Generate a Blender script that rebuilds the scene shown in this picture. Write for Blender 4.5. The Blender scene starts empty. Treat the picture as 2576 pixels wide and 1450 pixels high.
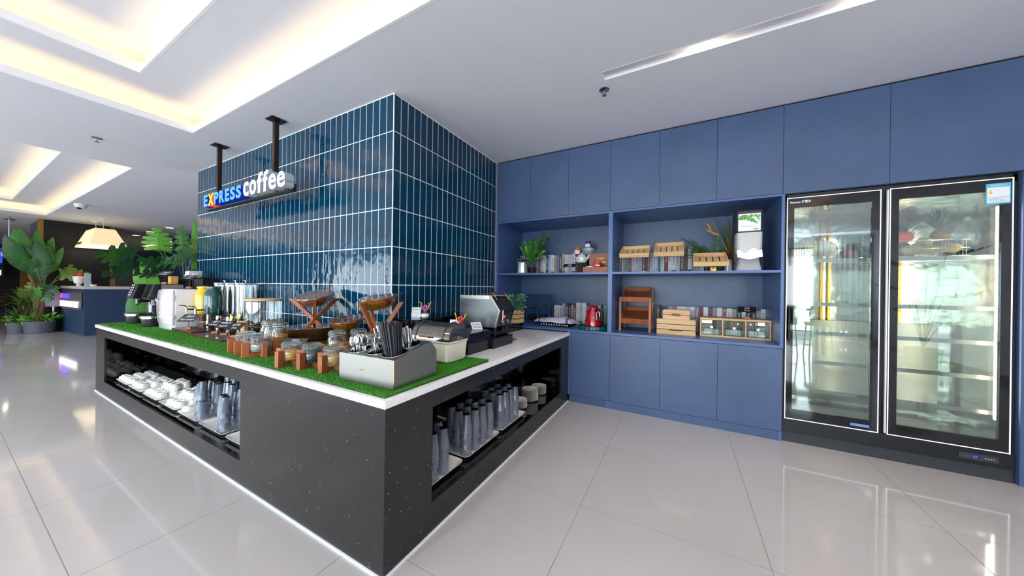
import bpy, bmesh, math, random
import numpy as np
from mathutils import Vector, Matrix, Euler
SC = bpy.context.scene
COL = SC.collection
R = math.radians
PI = math.pi
rnd = random.Random(7)

# ------------------------------------------------------------------ camera
cam_data = bpy.data.cameras.new('camera')
cam_data.sensor_width = 36.0
cam_data.lens = 791.17 / 2576 * 36.0
cam_data.clip_start = 0.05
cam_data.clip_end = 200
cam = bpy.data.objects.new('camera', cam_data)
COL.objects.link(cam)
yaw, pitch, roll = R(28.319), R(.003), R(.7936)
fwd = Vector((-math.sin(yaw) * math.cos(pitch), math.cos(yaw) * math.cos(pitch), math.sin(pitch)))
rt = Vector((math.cos(yaw), math.sin(yaw), 0))
up = rt.cross(fwd)
r2 = rt * math.cos(roll) + up * math.sin(roll)
u2 = up * math.cos(roll) - rt * math.sin(roll)
cam.matrix_world = Matrix(((r2.x, u2.x, -fwd.x, 0), (r2.y, u2.y, -fwd.y, 0), (r2.z, u2.z, -fwd.z, 1.45), (0, 0, 0, 1)))
SC.camera = cam

# ------------------------------------------------------------------ world, exposure
w = bpy.data.worlds.new('sky')
SC.world = w
w.use_nodes = True
bg = w.node_tree.nodes['Background']
bg.inputs[0].default_value = (.78, .88, 1, 1)
bg.inputs[1].default_value = 3.2
vs = SC.view_settings
vs.view_transform = 'Standard'
vs.look = 'None'
vs.gamma = 1
vs.use_curve_mapping = False
vs.exposure = 1.0
cy = SC.cycles
cy.max_bounces = 9
cy.diffuse_bounces = 6
cy.glossy_bounces = 4
cy.transmission_bounces = 4
cy.transparent_max_bounces = 40
cy.caustics_reflective = False
cy.caustics_refractive = False
cy.sample_clamp_indirect = 5
cy.use_denoising = True

def area(name, loc, rot, sx, sy, power, color, portal=False):
    d = bpy.data.lights.new(name, 'AREA')
    d.shape = 'RECTANGLE'
    d.size, d.size_y = sx, sy
    d.energy = power
    d.color = color
    if portal:
        d.cycles.is_portal = True
    o = bpy.data.objects.new(name, d)
    o.location = loc
    o.rotation_euler = rot
    COL.objects.link(o)
    return o

WARM = (1.0, .64, .24)
FILL_SPOTS = []
# daylight through the glazed front behind the camera and the one to the right
for i, x in enumerate((-13.5, -7.5, -1.5, 3.2)):
    area('window_light', (x, -5.72, 1.45), (R(112), 0, 0), (5.4, 5.4, 5.4, 3.0)[i], 2.6, (80, 105, 165, 140)[i] * 1.0, (.86, .93, 1))
# unseen fill spots behind the camera, added to brighten floor and ceiling
for i in range(7):
    for j in range(3):
        d = bpy.data.lights.new('fill_spot_beam', 'SPOT')
        d.energy = (16, 22, 28, 34, 38, 42, 44)[i]
        d.color = (.92, .95, 1)
        d.spot_size = R(150)
        d.spot_blend = 1
        d.shadow_soft_size = .05
        o = bpy.data.objects.new('fill_spot_beam', d)
        o.location = (-12.6 + 2.75 * i, (-.55, -2.6, -4.9)[j], 3.25 if j == 2 or -7.7 < (-12.6 + 2.75 * i) < -5.3 or i == 6 else 3.7)
        COL.objects.link(o)
        FILL_SPOTS.append(o.location.copy())
# warm led strips in the stepped ceiling recesses
def cove(x0, x1, y0, y1, z, pw, sides='NSEW'):
    o = .075
    cx, cy_ = (x0 + x1) / 2, (y0 + y1) / 2
    lx, ly = x1 - x0 + .1, y1 - y0 + .1
    if 'N' in sides: area('led_strip_light', (cx, y1 + o, z), (PI, 0, 0), lx, .03, pw * lx, WARM)
    if 'S' in sides: area('led_strip_light', (cx, y0 - o, z), (PI, 0, 0), lx, .03, pw * lx, WARM)
    if 'E' in sides: area('led_strip_light', (x1 + o, cy_, z), (PI, 0, 0), .03, ly, pw * ly, WARM)
    if 'W' in sides: area('led_strip_light', (x0 - o, cy_, z), (PI, 0, 0), .03, ly, pw * ly, WARM)
LEDW = .72
D2 = .54
A1 = (-5.24, 2.6, -3.9, 1.51)
A2 = (-15.45, -7.70, -3.9, 1.53)
for A in (A1, A2):
    cove(A[0], A[1], A[2], A[3], 3.30, LEDW)
    cove(A[0] + D2, A[1] - D2, A[2] + D2, A[3] - D2, 3.535, LEDW)

# ------------------------------------------------------------------ helpers
def lin(c):
    c = c / 255.0
    return c / 12.92 if c <= .04045 else ((c + .055) / 1.055) ** 2.4
def hexc(h):
    return (lin(int(h[0:2], 16)), lin(int(h[2:4], 16)), lin(int(h[4:6], 16)), 1)
MATS = {}
def mat(name, color='808080', rough=.5, metal=0, emit=None, estr=0, bump=None, var=None, coat=0, spec=.5, aniso=0, sheen=0, trans=0):
    """bump=(scale, strength, distance[, stretch]); var=(scale, color2, contrast_lo, contrast_hi[, stretch])"""
    m = bpy.data.materials.new(name)
    m.use_nodes = True
    nt = m.node_tree
    b = nt.nodes['Principled BSDF']
    col = hexc(color) if isinstance(color, str) else color
    b.inputs['Base Color'].default_value = col
    b.inputs['Roughness'].default_value = rough
    b.inputs['Metallic'].default_value = metal
    b.inputs['Specular IOR Level'].default_value = spec
    b.inputs['Coat Weight'].default_value = coat
    b.inputs['Transmission Weight'].default_value = trans
    if emit:
        b.inputs['Emission Color'].default_value = hexc(emit) if isinstance(emit, str) else emit
        b.inputs['Emission Strength'].default_value = estr
    m.diffuse_color = col
    if bump or var:
        tc = nt.nodes.new('ShaderNodeNewGeometry')
    def noise(scale, stretch, detail=3):
        mp = nt.nodes.new('ShaderNodeMapping')
        mp.inputs['Scale'].default_value = stretch or (1, 1, 1)
        nt.links.new(tc.outputs['Position'], mp.inputs['Vector'])
        n = nt.nodes.new('ShaderNodeTexNoise')
        n.inputs['Scale'].default_value = scale
        n.inputs['Detail'].default_value = detail
        nt.links.new(mp.outputs[0], n.inputs['Vector'])
        return n
    if bump:
        n = noise(bump[0], bump[3] if len(bump) > 3 else None, 2)
        bp = nt.nodes.new('ShaderNodeBump')
        bp.inputs['Strength'].default_value = bump[1]
        bp.inputs['Distance'].default_value = bump[2]
        nt.links.new(n.outputs['Fac'], bp.inputs['Height'])
        nt.links.new(bp.outputs[0], b.inputs['Normal'])
    if var:
        n = noise(var[0], var[4] if len(var) > 4 else None)
        rp = nt.nodes.new('ShaderNodeValToRGB')
        rp.color_ramp.elements[0].position = var[2]
        rp.color_ramp.elements[1].position = var[3]
        rp.color_ramp.elements[0].color = col
        rp.color_ramp.elements[1].color = hexc(var[1])
        nt.links.new(n.outputs['Fac'], rp.inputs['Fac'])
        nt.links.new(rp.outputs[0], b.inputs['Base Color'])
    MATS[name] = m
    return m
def glassmat(name, tint='ffffff', fac=.1, rough=.02, edge=.5, gcol='ffffff'):
    """thin clear sheet: see-through with a surface reflection that grows at the edges"""
    m = bpy.data.materials.new(name)
    m.use_nodes = True
    nt = m.node_tree
    nt.nodes.clear()
    o = nt.nodes.new('ShaderNodeOutputMaterial')
    t = nt.nodes.new('ShaderNodeBsdfTransparent')
    t.inputs[0].default_value = hexc(tint)
    g = nt.nodes.new('ShaderNodeBsdfGlossy')
    g.inputs['Roughness'].default_value = rough
    g.inputs['Color'].default_value = hexc(gcol)
    lw = nt.nodes.new('ShaderNodeLayerWeight')
    lw.inputs['Blend'].default_value = edge
    mr = nt.nodes.new('ShaderNodeMapRange')
    mr.inputs['To Min'].default_value = fac
    mr.inputs['To Max'].default_value = 1
    p = nt.nodes.new('ShaderNodeMath')
    p.operation = 'POWER'
    p.inputs[1].default_value = 2.5
    nt.links.new(lw.outputs['Facing'], p.inputs[0])
    nt.links.new(p.outputs[0], mr.inputs['Value'])
    mx = nt.nodes.new('ShaderNodeMixShader')
    nt.links.new(mr.outputs[0], mx.inputs[0])
    nt.links.new(t.outputs[0], mx.inputs[1])
    nt.links.new(g.outputs[0], mx.inputs[2])
    nt.links.new(mx.outputs[0], o.inputs[0])
    MATS[name] = m
    return m

def tumbler_mat():
    m = glassmat('smoke_tumbler', 'd6d9de', .08, .08, .5, 'd8dfec')
    nt = m.node_tree
    mx = [n for n in nt.nodes if n.type == 'MIX_SHADER'][0]
    out = [n for n in nt.nodes if n.type == 'OUTPUT_MATERIAL'][0]
    d = nt.nodes.new('ShaderNodeBsdfDiffuse')
    d.inputs[0].default_value = hexc('b4bac6')
    m2 = nt.nodes.new('ShaderNodeMixShader')
    m2.inputs[0].default_value = .17
    nt.links.new(mx.outputs[0], m2.inputs[1])
    nt.links.new(d.outputs[0], m2.inputs[2])
    nt.links.new(m2.outputs[0], out.inputs[0])

class MB:
    def __init__(s):
        s.v, s.f, s.m = [], [], []
        s.mi = 0
        s.M = None
    def add(s, vs, fs):
        n = len(s.v)
        if s.M is not None:
            vs = [tuple(s.M @ Vector(v)) for v in vs]
        s.v += [tuple(v) for v in vs]
        s.f += [tuple(i + n for i in f) for f in fs]
        s.m += [s.mi] * len(fs)
        return s
    def box(s, x0, x1, y0, y1, z0, z1):
        return s.add([(x0, y0, z0), (x1, y0, z0), (x1, y1, z0), (x0, y1, z0), (x0, y0, z1), (x1, y0, z1), (x1, y1, z1), (x0, y1, z1)],
                     [(0, 3, 2, 1), (4, 5, 6, 7), (0, 1, 5, 4), (1, 2, 6, 5), (2, 3, 7, 6), (3, 0, 4, 7)])
    def lathe(s, prof, n=24, c=(0, 0, 0), cap0=True, cap1=True):
        vs, fs = [], []
        for (r, z) in prof:
            for i in range(n):
                a = 2 * PI * i / n
                vs.append((c[0] + r * math.cos(a), c[1] + r * math.sin(a), c[2] + z))
        for k in range(len(prof) - 1):
            for i in range(n):
                j = (i + 1) % n
                fs.append((k * n + i, k * n + j, (k + 1) * n + j, (k + 1) * n + i))
        if cap0: fs.append(tuple(range(n - 1, -1, -1)))
        if cap1: fs.append(tuple((len(prof) - 1) * n + i for i in range(n)))
        return s.add(vs, fs)
    def cyl(s, x, y, z0, z1, r, r1=None, n=20):
        return s.lathe([(r, z0), (r if r1 is None else r1, z1)], n, (x, y, 0))
    def tube(s, pts, r, n=8, closed=False, taper=None):
        pts = [Vector(p) for p in pts]
        vs, fs = [], []
        L = len(pts)
        prev = None
        for k, p in enumerate(pts):
            if closed: d = pts[(k + 1) % L] - pts[k - 1]
            else: d = pts[min(k + 1, L - 1)] - pts[max(k - 1, 0)]
            d.normalize()
            if prev is None:
                a = Vector((0, 0, 1)) if abs(d.z) < .9 else Vector((1, 0, 0))
                u = d.cross(a).normalized()
            else:
                u = (prev - d * prev.dot(d)).normalized()
            prev = u
            q = d.cross(u)
            rr = r if taper is None else r * (1 + (taper - 1) * k / (L - 1))
            for i in range(n):
                t = 2 * PI * i / n
                vs.append(p + u * rr * math.cos(t) + q * rr * math.sin(t))
        for k in range(L if closed else L - 1):
            kk = (k + 1) % L
            for i in range(n):
                j = (i + 1) % n
                fs.append((k * n + i, kk * n + i, kk * n + j, k * n + j))
        if not closed:
            fs.append(tuple(range(n)))
            fs.append(tuple((L - 1) * n + i for i in range(n - 1, -1, -1)))
        return s.add(vs, fs)
    def prism(s, poly, axis, a, b):
        """polygon in the two other axes (in order x,y,z without AXIS) pushed along AXIS from a to b"""
        n = len(poly)
        def mk(p, t):
            return (t, p[0], p[1]) if axis == 'x' else (p[0], t, p[1]) if axis == 'y' else (p[0], p[1], t)
        vs = [mk(p, a) for p in poly] + [mk(p, b) for p in poly]
        fs = [tuple(range(n - 1, -1, -1)), tuple(range(n, 2 * n))] + [(i, (i + 1) % n, n + (i + 1) % n, n + i) for i in range(n)]
        return s.add(vs, fs)
    def ell(s, c, rx, ry, rz, nu=12, nv=8):
        vs, fs = [(c[0], c[1], c[2] - rz)], []
        for k in range(1, nv):
            t = PI * k / nv
            for i in range(nu):
                a = 2 * PI * i / nu
                vs.append((c[0] + rx * math.sin(t) * math.cos(a), c[1] + ry * math.sin(t) * math.sin(a), c[2] - rz * math.cos(t)))
        vs.append((c[0], c[1], c[2] + rz))
        for i in range(nu):
            j = (i + 1) % nu
            fs.append((0, 1 + j, 1 + i))
            for k in range(nv - 2):
                a, b = 1 + k * nu, 1 + (k + 1) * nu
                fs.append((a + i, a + j, b + j, b + i))
            a = 1 + (nv - 2) * nu
            fs.append((a + i, a + j, len(vs) - 1))
        return s.add(vs, fs)
    def loops(s, lst, n=5, c=(0, 0), cap0=True, cap1=True):
        """stack of rounded rectangles (width, depth, radius, z)"""
        vs, fs = [], []
        for (W, D, r, z) in lst:
            r = max(min(r, W / 2 - 1e-4, D / 2 - 1e-4), 1e-4)
            for q, (sx, sy) in enumerate(((1, 1), (-1, 1), (-1, -1), (1, -1))):
                for i in range(n):
                    a = PI / 2 * (q + i / (n - 1))
                    vs.append((c[0] + sx * (W / 2 - r) + r * math.cos(a), c[1] + sy * (D / 2 - r) + r * math.sin(a), z))
        N = 4 * n
        for k in range(len(lst) - 1):
            for i in range(N):
                j = (i + 1) % N
                fs.append((k * N + i, k * N + j, (k + 1) * N + j, (k + 1) * N + i))
        if cap0: fs.append(tuple(range(N - 1, -1, -1)))
        if cap1: fs.append(tuple((len(lst) - 1) * N + i for i in range(N)))
        return s.add(vs, fs)
    def mesh(s, name, mats, smooth=30, bevel=0, seg=2):
        me = bpy.data.meshes.new(name)
        me.from_pydata(s.v, [], s.f)
        for m in (mats if isinstance(mats, (list, tuple)) else [mats]):
            me.materials.append(m)
        if len(me.materials) > 1:
            me.polygons.foreach_set('material_index', s.m)
        if bevel:
            bm = bmesh.new()
            bm.from_mesh(me)
            bmesh.ops.bevel(bm, geom=list(bm.edges), offset=bevel, segments=seg, affect='EDGES', profile=.7)
            bm.to_mesh(me)
            bm.free()
        if smooth:
            me.shade_smooth()
            me.set_sharp_from_angle(angle=R(smooth))
        me.update()
        return me

def obj(name, me, parent=None, loc=(0, 0, 0), rot=(0, 0, 0), scale=None):
    o = bpy.data.objects.new(name, me)
    o.location = loc
    o.rotation_euler = rot
    if scale: o.scale = scale
    COL.objects.link(o)
    if parent: o.parent = parent
    return o
def tag(o, label, cat, group=None):
    o['label'] = label
    o['category'] = cat
    if group: o['group'] = group
    return o
def thing(name, label, cat, loc=(0, 0, 0), rz=0, group=None):
    return tag(obj(name, None, None, loc, (0, 0, rz)), label, cat, group)
def part(name, mb, m, parent, loc=(0, 0, 0), rot=(0, 0, 0), smooth=30, bevel=0, label=None, stuff=False):
    me = mb.mesh(name, m, smooth, bevel) if isinstance(mb, MB) else mb
    o = obj(name, me, parent, loc, rot)
    if label: o['label'] = label
    if stuff: o['kind'] = 'stuff'
    return o
def solo(name, mb, m, label, cat, loc=(0, 0, 0), rot=(0, 0, 0), group=None, smooth=30, bevel=0):
    me = mb.mesh(name, m, smooth, bevel) if isinstance(mb, MB) else mb
    return tag(obj(name, me, None, loc, rot), label, cat, group)
def struct(name, mb, m, parent=None, smooth=30, bevel=0):
    me = mb.mesh(name, m, smooth, bevel) if isinstance(mb, MB) else mb
    o = obj(name, me, parent)
    if not parent: o['kind'] = 'structure'
    return o
def dup(root, loc=None, rz=None, label=None, group=None):
    def rec(o, par):
        c = o.copy()
        COL.objects.link(c)
        c.parent = par
        for ch in KIDS.get(o.name, []):
            rec(ch, c)
        return c
    global KIDS
    KIDS = {}
    def fill(o):
        KIDS[o.name] = list(o.children)
        for ch in o.children: fill(ch)
    fill(root)
    r = rec(root, None)
    if loc: r.location = loc
    if rz is not None: r.rotation_euler = (0, 0, rz)
    if label: r['label'] = label
    if group: r['group'] = group
    return r
def B(x0, x1, y0, y1, z0, z1):
    return MB().box(x0, x1, y0, y1, z0, z1)
ORD = ['first', 'second', 'third', 'fourth', 'fifth', 'sixth', 'seventh', 'eighth', 'ninth', 'tenth', 'eleventh', 'twelfth', 'thirteenth', 'fourteenth', 'fifteenth', 'sixteenth', 'seventeenth', 'eighteenth', 'nineteenth', 'twentieth', 'twenty-first', 'twenty-second', 'twenty-third', 'twenty-fourth', 'twenty-fifth', 'twenty-sixth', 'twenty-seventh', 'twenty-eighth', 'twenty-ninth', 'thirtieth']
def textmesh(s, size=.1, ext=.001, bold=0, shear=0, space=1, m=None, align='LEFT'):
    cu = bpy.data.curves.new('lettering', 'FONT')
    cu.body = s
    cu.size = size
    cu.extrude = ext
    cu.offset = bold
    cu.shear = shear
    cu.space_character = space
    cu.align_x = align
    cu.resolution_u = 3
    o = bpy.data.objects.new('lettering', cu)
    COL.objects.link(o)
    dg = bpy.context.evaluated_depsgraph_get()
    me = bpy.data.meshes.new_from_object(o.evaluated_get(dg))
    me.name = 'lettering'
    bpy.data.objects.remove(o)
    me.materials.clear()
    if m: me.materials.append(m)
    return me
def lettering(s, size, m, parent, loc, rot, ext=.0006, bold=0, width=None, shear=0, name='lettering', height=None, align='LEFT'):
    """rot: (90deg,0,0) stands the text up facing -y"""
    me = textmesh(s, size, ext, bold, shear, 1, m, align)
    xs = [v.co.x for v in me.vertices] or [0]
    ys = [v.co.y for v in me.vertices] or [0]
    sc = [1, 1, 1]
    if width: sc[0] = width / max(max(xs) - min(xs), 1e-5)
    if height: sc[1] = height / max(max(ys) - min(ys), 1e-5)
    if width or height:
        x0, y0 = min(xs), min(ys)
        for v in me.vertices:
            v.co.x = (v.co.x - (x0 if width else 0)) * sc[0]
            v.co.y = (v.co.y - (y0 if height else 0)) * sc[1]
    return obj(name, me, parent, loc, rot)
FRONT = (R(90), 0, 0)          # faces -y
SIDE = (R(90), 0, R(90))       # faces +x

# ------------------------------------------------------------------ materials
M = MATS
mat('ceiling_paint', 'e4e4ea', .75, bump=(60, .05, .002))
mat('trim_paint', 'f0eff2', .6)
mat('navy_laminate', '495d82', .38, bump=(220, .06, .0006, (1, 1, .15)), var=(2.2, '435677', .35, .7))
mat('navy_edge', '4b6699', .35)
mat('navy_inner', '3a4b6a', .42)
mat('tile_glaze', '003450', .045, coat=.1, spec=.36, bump=(9, .60, .012, (1.0, 1.0, .55)), var=(1.1, '033f58', .35, .65))
mat('grout', 'f4f6f8', .8)
mat('quartz_white', 'f6f4f3', .14, var=(40, 'f0eeec', .45, .6))
mat('black_gloss', '030304', .05, coat=.4)
mat('black_acrylic', '08090d', .09)
mat('seal_white', 'e8f2f2', .4)
mat('stainless', 'a09f99', .34, 1, bump=(160, .12, .0008, (1, 1, .02)))
mat('steel_dark', '6a6d70', .34, 1, bump=(120, .10, .0008, (1, 1, .03)))
mat('chrome', 'b4b4b6', .10, 1)
mat('mirror_steel', 'c9c7c0', .16, 1, bump=(5, .5, .02))
mat('brass', 'b98f3a', .25, 1)
mat('gold_trim', 'a8813c', .3, .8)
mat('copper', 'd89b78', .2, 1)
mat('white_gloss', 'ece9ee', .12, coat=.5)
mat('white_plastic', 'e4e3e4', .35)
mat('cream_plastic', 'ece6d2', .28)
mat('porcelain', 'f1efea', .12, coat=.5)
mat('grey_plastic', '9b9ba0', .45)
mat('dark_grey', '33353b', .5)
mat('black_plastic', '0e0f12', .4)
mat('black_matte', '0b0b0c', .7)
mat('chopstick_black', '2a2b33', .42)
mat('chalkboard', '1b1c1f', .5)
mat('slate_sign', '3c3d40', .5)
mat('chalk', 'd9d9d9', .8, emit='000000')
mat('teak', '9a5330', .42, var=(9, '7a3d20', .35, .7, (1, 1, 6)), bump=(60, .1, .001, (1, 1, 6)))
mat('cherry', 'b0663c', .45, var=(11, '8f4b28', .35, .7, (1, 1, .25)), bump=(70, .1, .001))
mat('dark_walnut', '5e2c1c', .3, coat=.3, var=(8, '40190f', .35, .7))
mat('pine', 'ddb98a', .5, var=(9, 'c79a66', .4, .72, (.35, 1, 5)), bump=(60, .08, .001))
mat('acacia', '8f4d1c', .25, coat=.4, var=(13, 'c0772c', .38, .6, (1, 1, 2.5)))
mat('yellow_jar', 'f2c200', .1, coat=.6)
mat('green_jar', '0b4a45', .08, coat=.6)
mat('red_enamel', 'b8121c', .08, coat=.8)
mat('red_plastic', 'c4232d', .4)
mat('orange_plastic', 'e8731a', .35)
mat('purple_plastic', '5b2a8c', .35)
mat('teal_glass', '0c5a5c', .08, coat=.6)
mat('towel', 'cfc9dc', .85, bump=(90, .2, .001))
mat('towel_stripe', '7b5aa0', .85)
mat('paper', 'eceef0', .7)
mat('plant_pot_grey', '5b5d66', .6, bump=(70, .1, .001))
mat('soil', '3b2a1c', .9)
mat('leaf_dark', '1f4a24', .38, var=(7, '2f6a2e', .35, .7))
mat('leaf_mid', '34702a', .4, var=(6, '4c8a34', .35, .7))
mat('leaf_bright', '63a52c', .42, var=(6, '4f9226', .35, .7))
mat('leaf_olive', '5a7a28', .5, var=(6, '74812c', .35, .7))
mat('eucalyptus', '6f9c90', .55, var=(20, '3f7454', .35, .7))
mat('stem_green', '5d8a3c', .5)
mat('trunk_brown', '8b6038', .8, bump=(40, .4, .004, (1, 1, 4)), var=(16, '5d3d22', .35, .65, (1, 1, 4)))
mat('dry_grass', 'b08a4a', .8)
mat('moss_brown', '7a4322', .9)
mat('petal_pink', 'b23a9a', .5)
mat('petal_red', 'd32a35', .5)
mat('petal_yellow', 'd8c530', .5)
mat('black_panel', '0a0807', .35, bump=(30, .06, .002))
mat('brown_panel', '19120d', .45)
mat('grey_panel', '5a5058', .5)
mat('desk_navy', '2a3d5e', .4)
mat('desk_top', 'c9c4be', .25)
mat('partition_blue', '20307a', .5)
mat('screen_blue', '0a1a60', .3, emit='1b3fd0', estr=1.1)
mat('screen_pink', 'a03060', .3, emit='c0447a', estr=1)
mat('screen_white', '90b0c0', .3, emit='9cc8d8', estr=1.1)
mat('lamp_fabric', 'd8ccae', .9, emit='ffe0a8', estr=.35, bump=(140, .3, .003, (1, 1, .02)))
mat('neon_white', 'ffffff', .5, emit='f2f4ff', estr=1.3)
mat('neon_blue', '4a86f0', .5, emit='3f7ff5', estr=.6)
mat('neon_blue_side', '102c8a', .4, emit='1030b0', estr=.22)
mat('neon_yellow', 'ffd020', .5, emit='ffc21c', estr=1.5)
mat('neon_orange_side', 'b03010', .4, emit='e0481a', estr=.6)
mat('neon_white_side', '9aa4ae', .4, emit='c8d4e0', estr=.06)
mat('neon_violet', '3a28e0', .5, emit='3d2cff', estr=2.2)
mat('neon_red', 'e02850', .5, emit='ff2c58', estr=2)
mat('bronze', '3a2a24', .3, .6)
mat('led_white', 'fff4e0', .5, emit='fff2dc', estr=9)
mat('spot_glow', 'fff0d8', .5, emit='ffe6c0', estr=10)
mat('display_blue', '2030c0', .5, emit='3038ff', estr=2)
mat('toaster_dark', '1d1c1e', .15, .2)
mat('sticker_blue', '58b8e0', .5)
mat('sticker_yellow', 'f0c020', .5)
mat('tape_blue', '6f92cf', .6)
mat('frame_white_led', 'e8ecf4', .4, emit='e8ecf4', estr=.7)
mat('lemon', 'e8cf3a', .4)
mat('lemon_flesh', 'f2e68a', .5)
mat('tea', '5a2412', .1)
mat('papaya', 'd8501c', .4)
mat('mango_green', '8f9a1e', .4, var=(14, 'c0a020', .4, .6))
mat('mango_yellow', 'd8a51c', .4, var=(14, 'a8a028', .4, .65))
mat('apple_red', 'a03030', .35, var=(14, '7a2a20', .4, .6))
mat('pineapple_skin', '9a6a20', .6, bump=(60, .8, .01), var=(40, '5c5418', .4, .6))
mat('oats', 'd6b684', .8, var=(220, 'b88a50', .4, .6))
mat('flakes', 'd99a36', .7, var=(120, 'f0c060', .4, .6))
mat('raisin_mix', 'd0902c', .7, var=(90, '2c1a10', .56, .62))
mat('seeds_grey', 'b0a49a', .8, var=(240, '6c5c58', .4, .6))
mat('chia', '1c2028', .6, var=(300, '555c66', .5, .65))
mat('pasta', 'e0a838', .55)
mat('shred', 'd9a860', .7)
mat('nuts', 'c08a60', .7)
mat('bread', 'b9812e', .7)
mat('curtain_cloth', 'c6d2de', .9)
mat('outdoor_ground', '9aa08c', .9)
mat('tree_green', '3c6a28', .8, var=(1.6, '6f9a40', .4, .65))
mat('wood_top', 'b0763e', .4)
mat('chair_brown', '4a2c20', .6)
glassmat('clear_glass', 'f4f8f8', .07)
glassmat('jar_glass', 'eef4f2', .09, edge=.55)
tumbler_mat()
glassmat('tumbler_base', '4a4e57', .12, .1, .4)
glassmat('smoke_cover', 'a2968c', .13, .03, .5)
glassmat('cling_film', 'f2f2f2', .10, .12, .6)
glassmat('door_glass', 'e6eeea', .10, .0, .4)
glassmat('window_glass', 'f2f8f6', .05, .0, .4)
glassmat('water_clear', 'e9f0f2', .12, .03, .55)

def granite():
    m = mat('black_granite', '3b383a', .2)
    nt = m.node_tree
    b = nt.nodes['Principled BSDF']
    b.inputs['Base Color'].default_value = hexc('1e1c1d')
    g = nt.nodes.new('ShaderNodeNewGeometry')
    v = nt.nodes.new('ShaderNodeTexVoronoi')
    v.inputs['Scale'].default_value = 30
    nt.links.new(g.outputs['Position'], v.inputs['Vector'])
    sp = nt.nodes.new('ShaderNodeMath'); sp.operation = 'LESS_THAN'; sp.inputs[1].default_value = .06
    nt.links.new(v.outputs['Distance'], sp.inputs[0])
    sep = nt.nodes.new('ShaderNodeSeparateColor')
    nt.links.new(v.outputs['Color'], sep.inputs[0])
    gt = nt.nodes.new('ShaderNodeMath'); gt.operation = 'GREATER_THAN'; gt.inputs[1].default_value = .60
    nt.links.new(sep.outputs[0], gt.inputs[0])
    mu = nt.nodes.new('ShaderNodeMath'); mu.operation = 'MULTIPLY'
    nt.links.new(sp.outputs[0], mu.inputs[0]); nt.links.new(gt.outputs[0], mu.inputs[1])
    mx = nt.nodes.new('ShaderNodeMix'); mx.data_type = 'RGBA'
    nt.links.new(mu.outputs[0], mx.inputs['Factor'])
    mx.inputs['A'].default_value = hexc('1e1c1d')
    mx.inputs['B'].default_value = hexc('e8eef2')
    nt.links.new(mx.outputs['Result'], b.inputs['Base Color'])
granite()
def floor_tile_mat():
    m = mat('polished_porcelain', 'bdb7b5', .07, var=(.7, 'b5afad', .35, .7), bump=(1.3, .12, .006))
    return m
floor_tile_mat()

# ================================================================== STRUCTURE
CZ = 3.276
fl = struct('floor', B(-31, 5.2, -6.2, 9, -.2, -.003), mat('floor_grout', 'a99d90', .8))
TW, TD = 1.01, .875
tile_me = B(0, TW - .004, 0, TD - .004, -.003, 0).mesh('floor_tile', M['polished_porcelain'], 0)
rest = MB()
n_t = 0
for i in range(-31, 5):
    for j in range(-8, 10):
        x, y = .432 + i * TW, .338 + j * TD
        if x + TW > 5.2 or y + TD > 9 or y < -6.2: continue
        if -20 < x < 3.4 and -1.5 < y < 3.2 and not (-6.8 < x < -2.6 and y > 1.3):
            struct_t = obj('floor_tile', tile_me, fl, (x + .002, y + .002, 0)); n_t += 1
        else:
            rest.box(x + .002, x + TW - .002, y + .002, y + TD - .002, -.003, 0)
part('tile_field', rest, M['polished_porcelain'], fl, smooth=0, stuff=True)

def slab(xs, ys, z0, z1, holes):
    mb = MB()
    for a in range(len(xs) - 1):
        for b in range(len(ys) - 1):
            cx, c2 = (xs[a] + xs[a + 1]) / 2, (ys[b] + ys[b + 1]) / 2
            if any(h[0] < cx < h[1] and h[2] < c2 < h[3] for h in holes): continue
            mb.box(xs[a], xs[a + 1], ys[b], ys[b + 1], z0, z1)
    return mb
SL = (-.62, 2.7, 2.675, 2.79)
holes = [A1, A2, SL]
xs = sorted({-31, 5.2} | {h[0] for h in holes} | {h[1] for h in holes})
ys = sorted({-6.2, 9} | {h[2] for h in holes} | {h[3] for h in holes})
ceil = struct('ceiling', slab(xs, ys, CZ, CZ + .02, holes), M['ceiling_paint'], smooth=0)
tn = 0
def ring(x0, x1, y0, y1, t, z0, z1, i=.0):
    return MB().box(x0 - t, x0 + i, y0 - t, y1 + t, z0, z1).box(x1 - i, x1 + t, y0 - t, y1 + t, z0, z1).box(x0 + i, x1 - i, y0 - t, y0 + i, z0, z1).box(x0 + i, x1 - i, y1 - i, y1 + t, z0, z1)
for A in (A1, A2):
    W = .24
    part('recess_lip', ring(*A, .015, CZ - .001, CZ + .068, .006), M['trim_paint'], ceil, smooth=0)
    part('recess_wall', ring(A[0] - W, A[1] + W, A[2] - W, A[3] + W, .02, CZ + .02, 3.53), M['ceiling_paint'], ceil, smooth=0)
    I = (A[0] + D2, A[1] - D2, A[2] + D2, A[3] - D2)
    part('middle_tier', slab([A[0] - W - .02, I[0], I[1], A[1] + W + .02], [A[2] - W - .02, I[2], I[3], A[3] + W + .02], 3.51, 3.53, [I]), M['ceiling_paint'], ceil, smooth=0)
    part('recess_lip', ring(*I, .015, 3.509, 3.578, .006), M['trim_paint'], ceil, smooth=0)
    part('recess_wall', ring(I[0] - W, I[1] + W, I[2] - W, I[3] + W, .02, 3.53, 3.77), M['ceiling_paint'], ceil, smooth=0)
    part('upper_tier', B(I[0] - W - .02, I[1] + W + .02, I[2] - W - .02, I[3] + W + .02, 3.75, 3.77), M['ceiling_paint'], ceil, smooth=0)
part('slot_trough', ring(*SL, .006, CZ - .001, CZ + .10, .005).box(SL[0] - .01, SL[1] + .01, SL[2] - .01, SL[3] + .01, CZ + .10, CZ + .11), M['trim_paint'], ceil, smooth=0)

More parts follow.
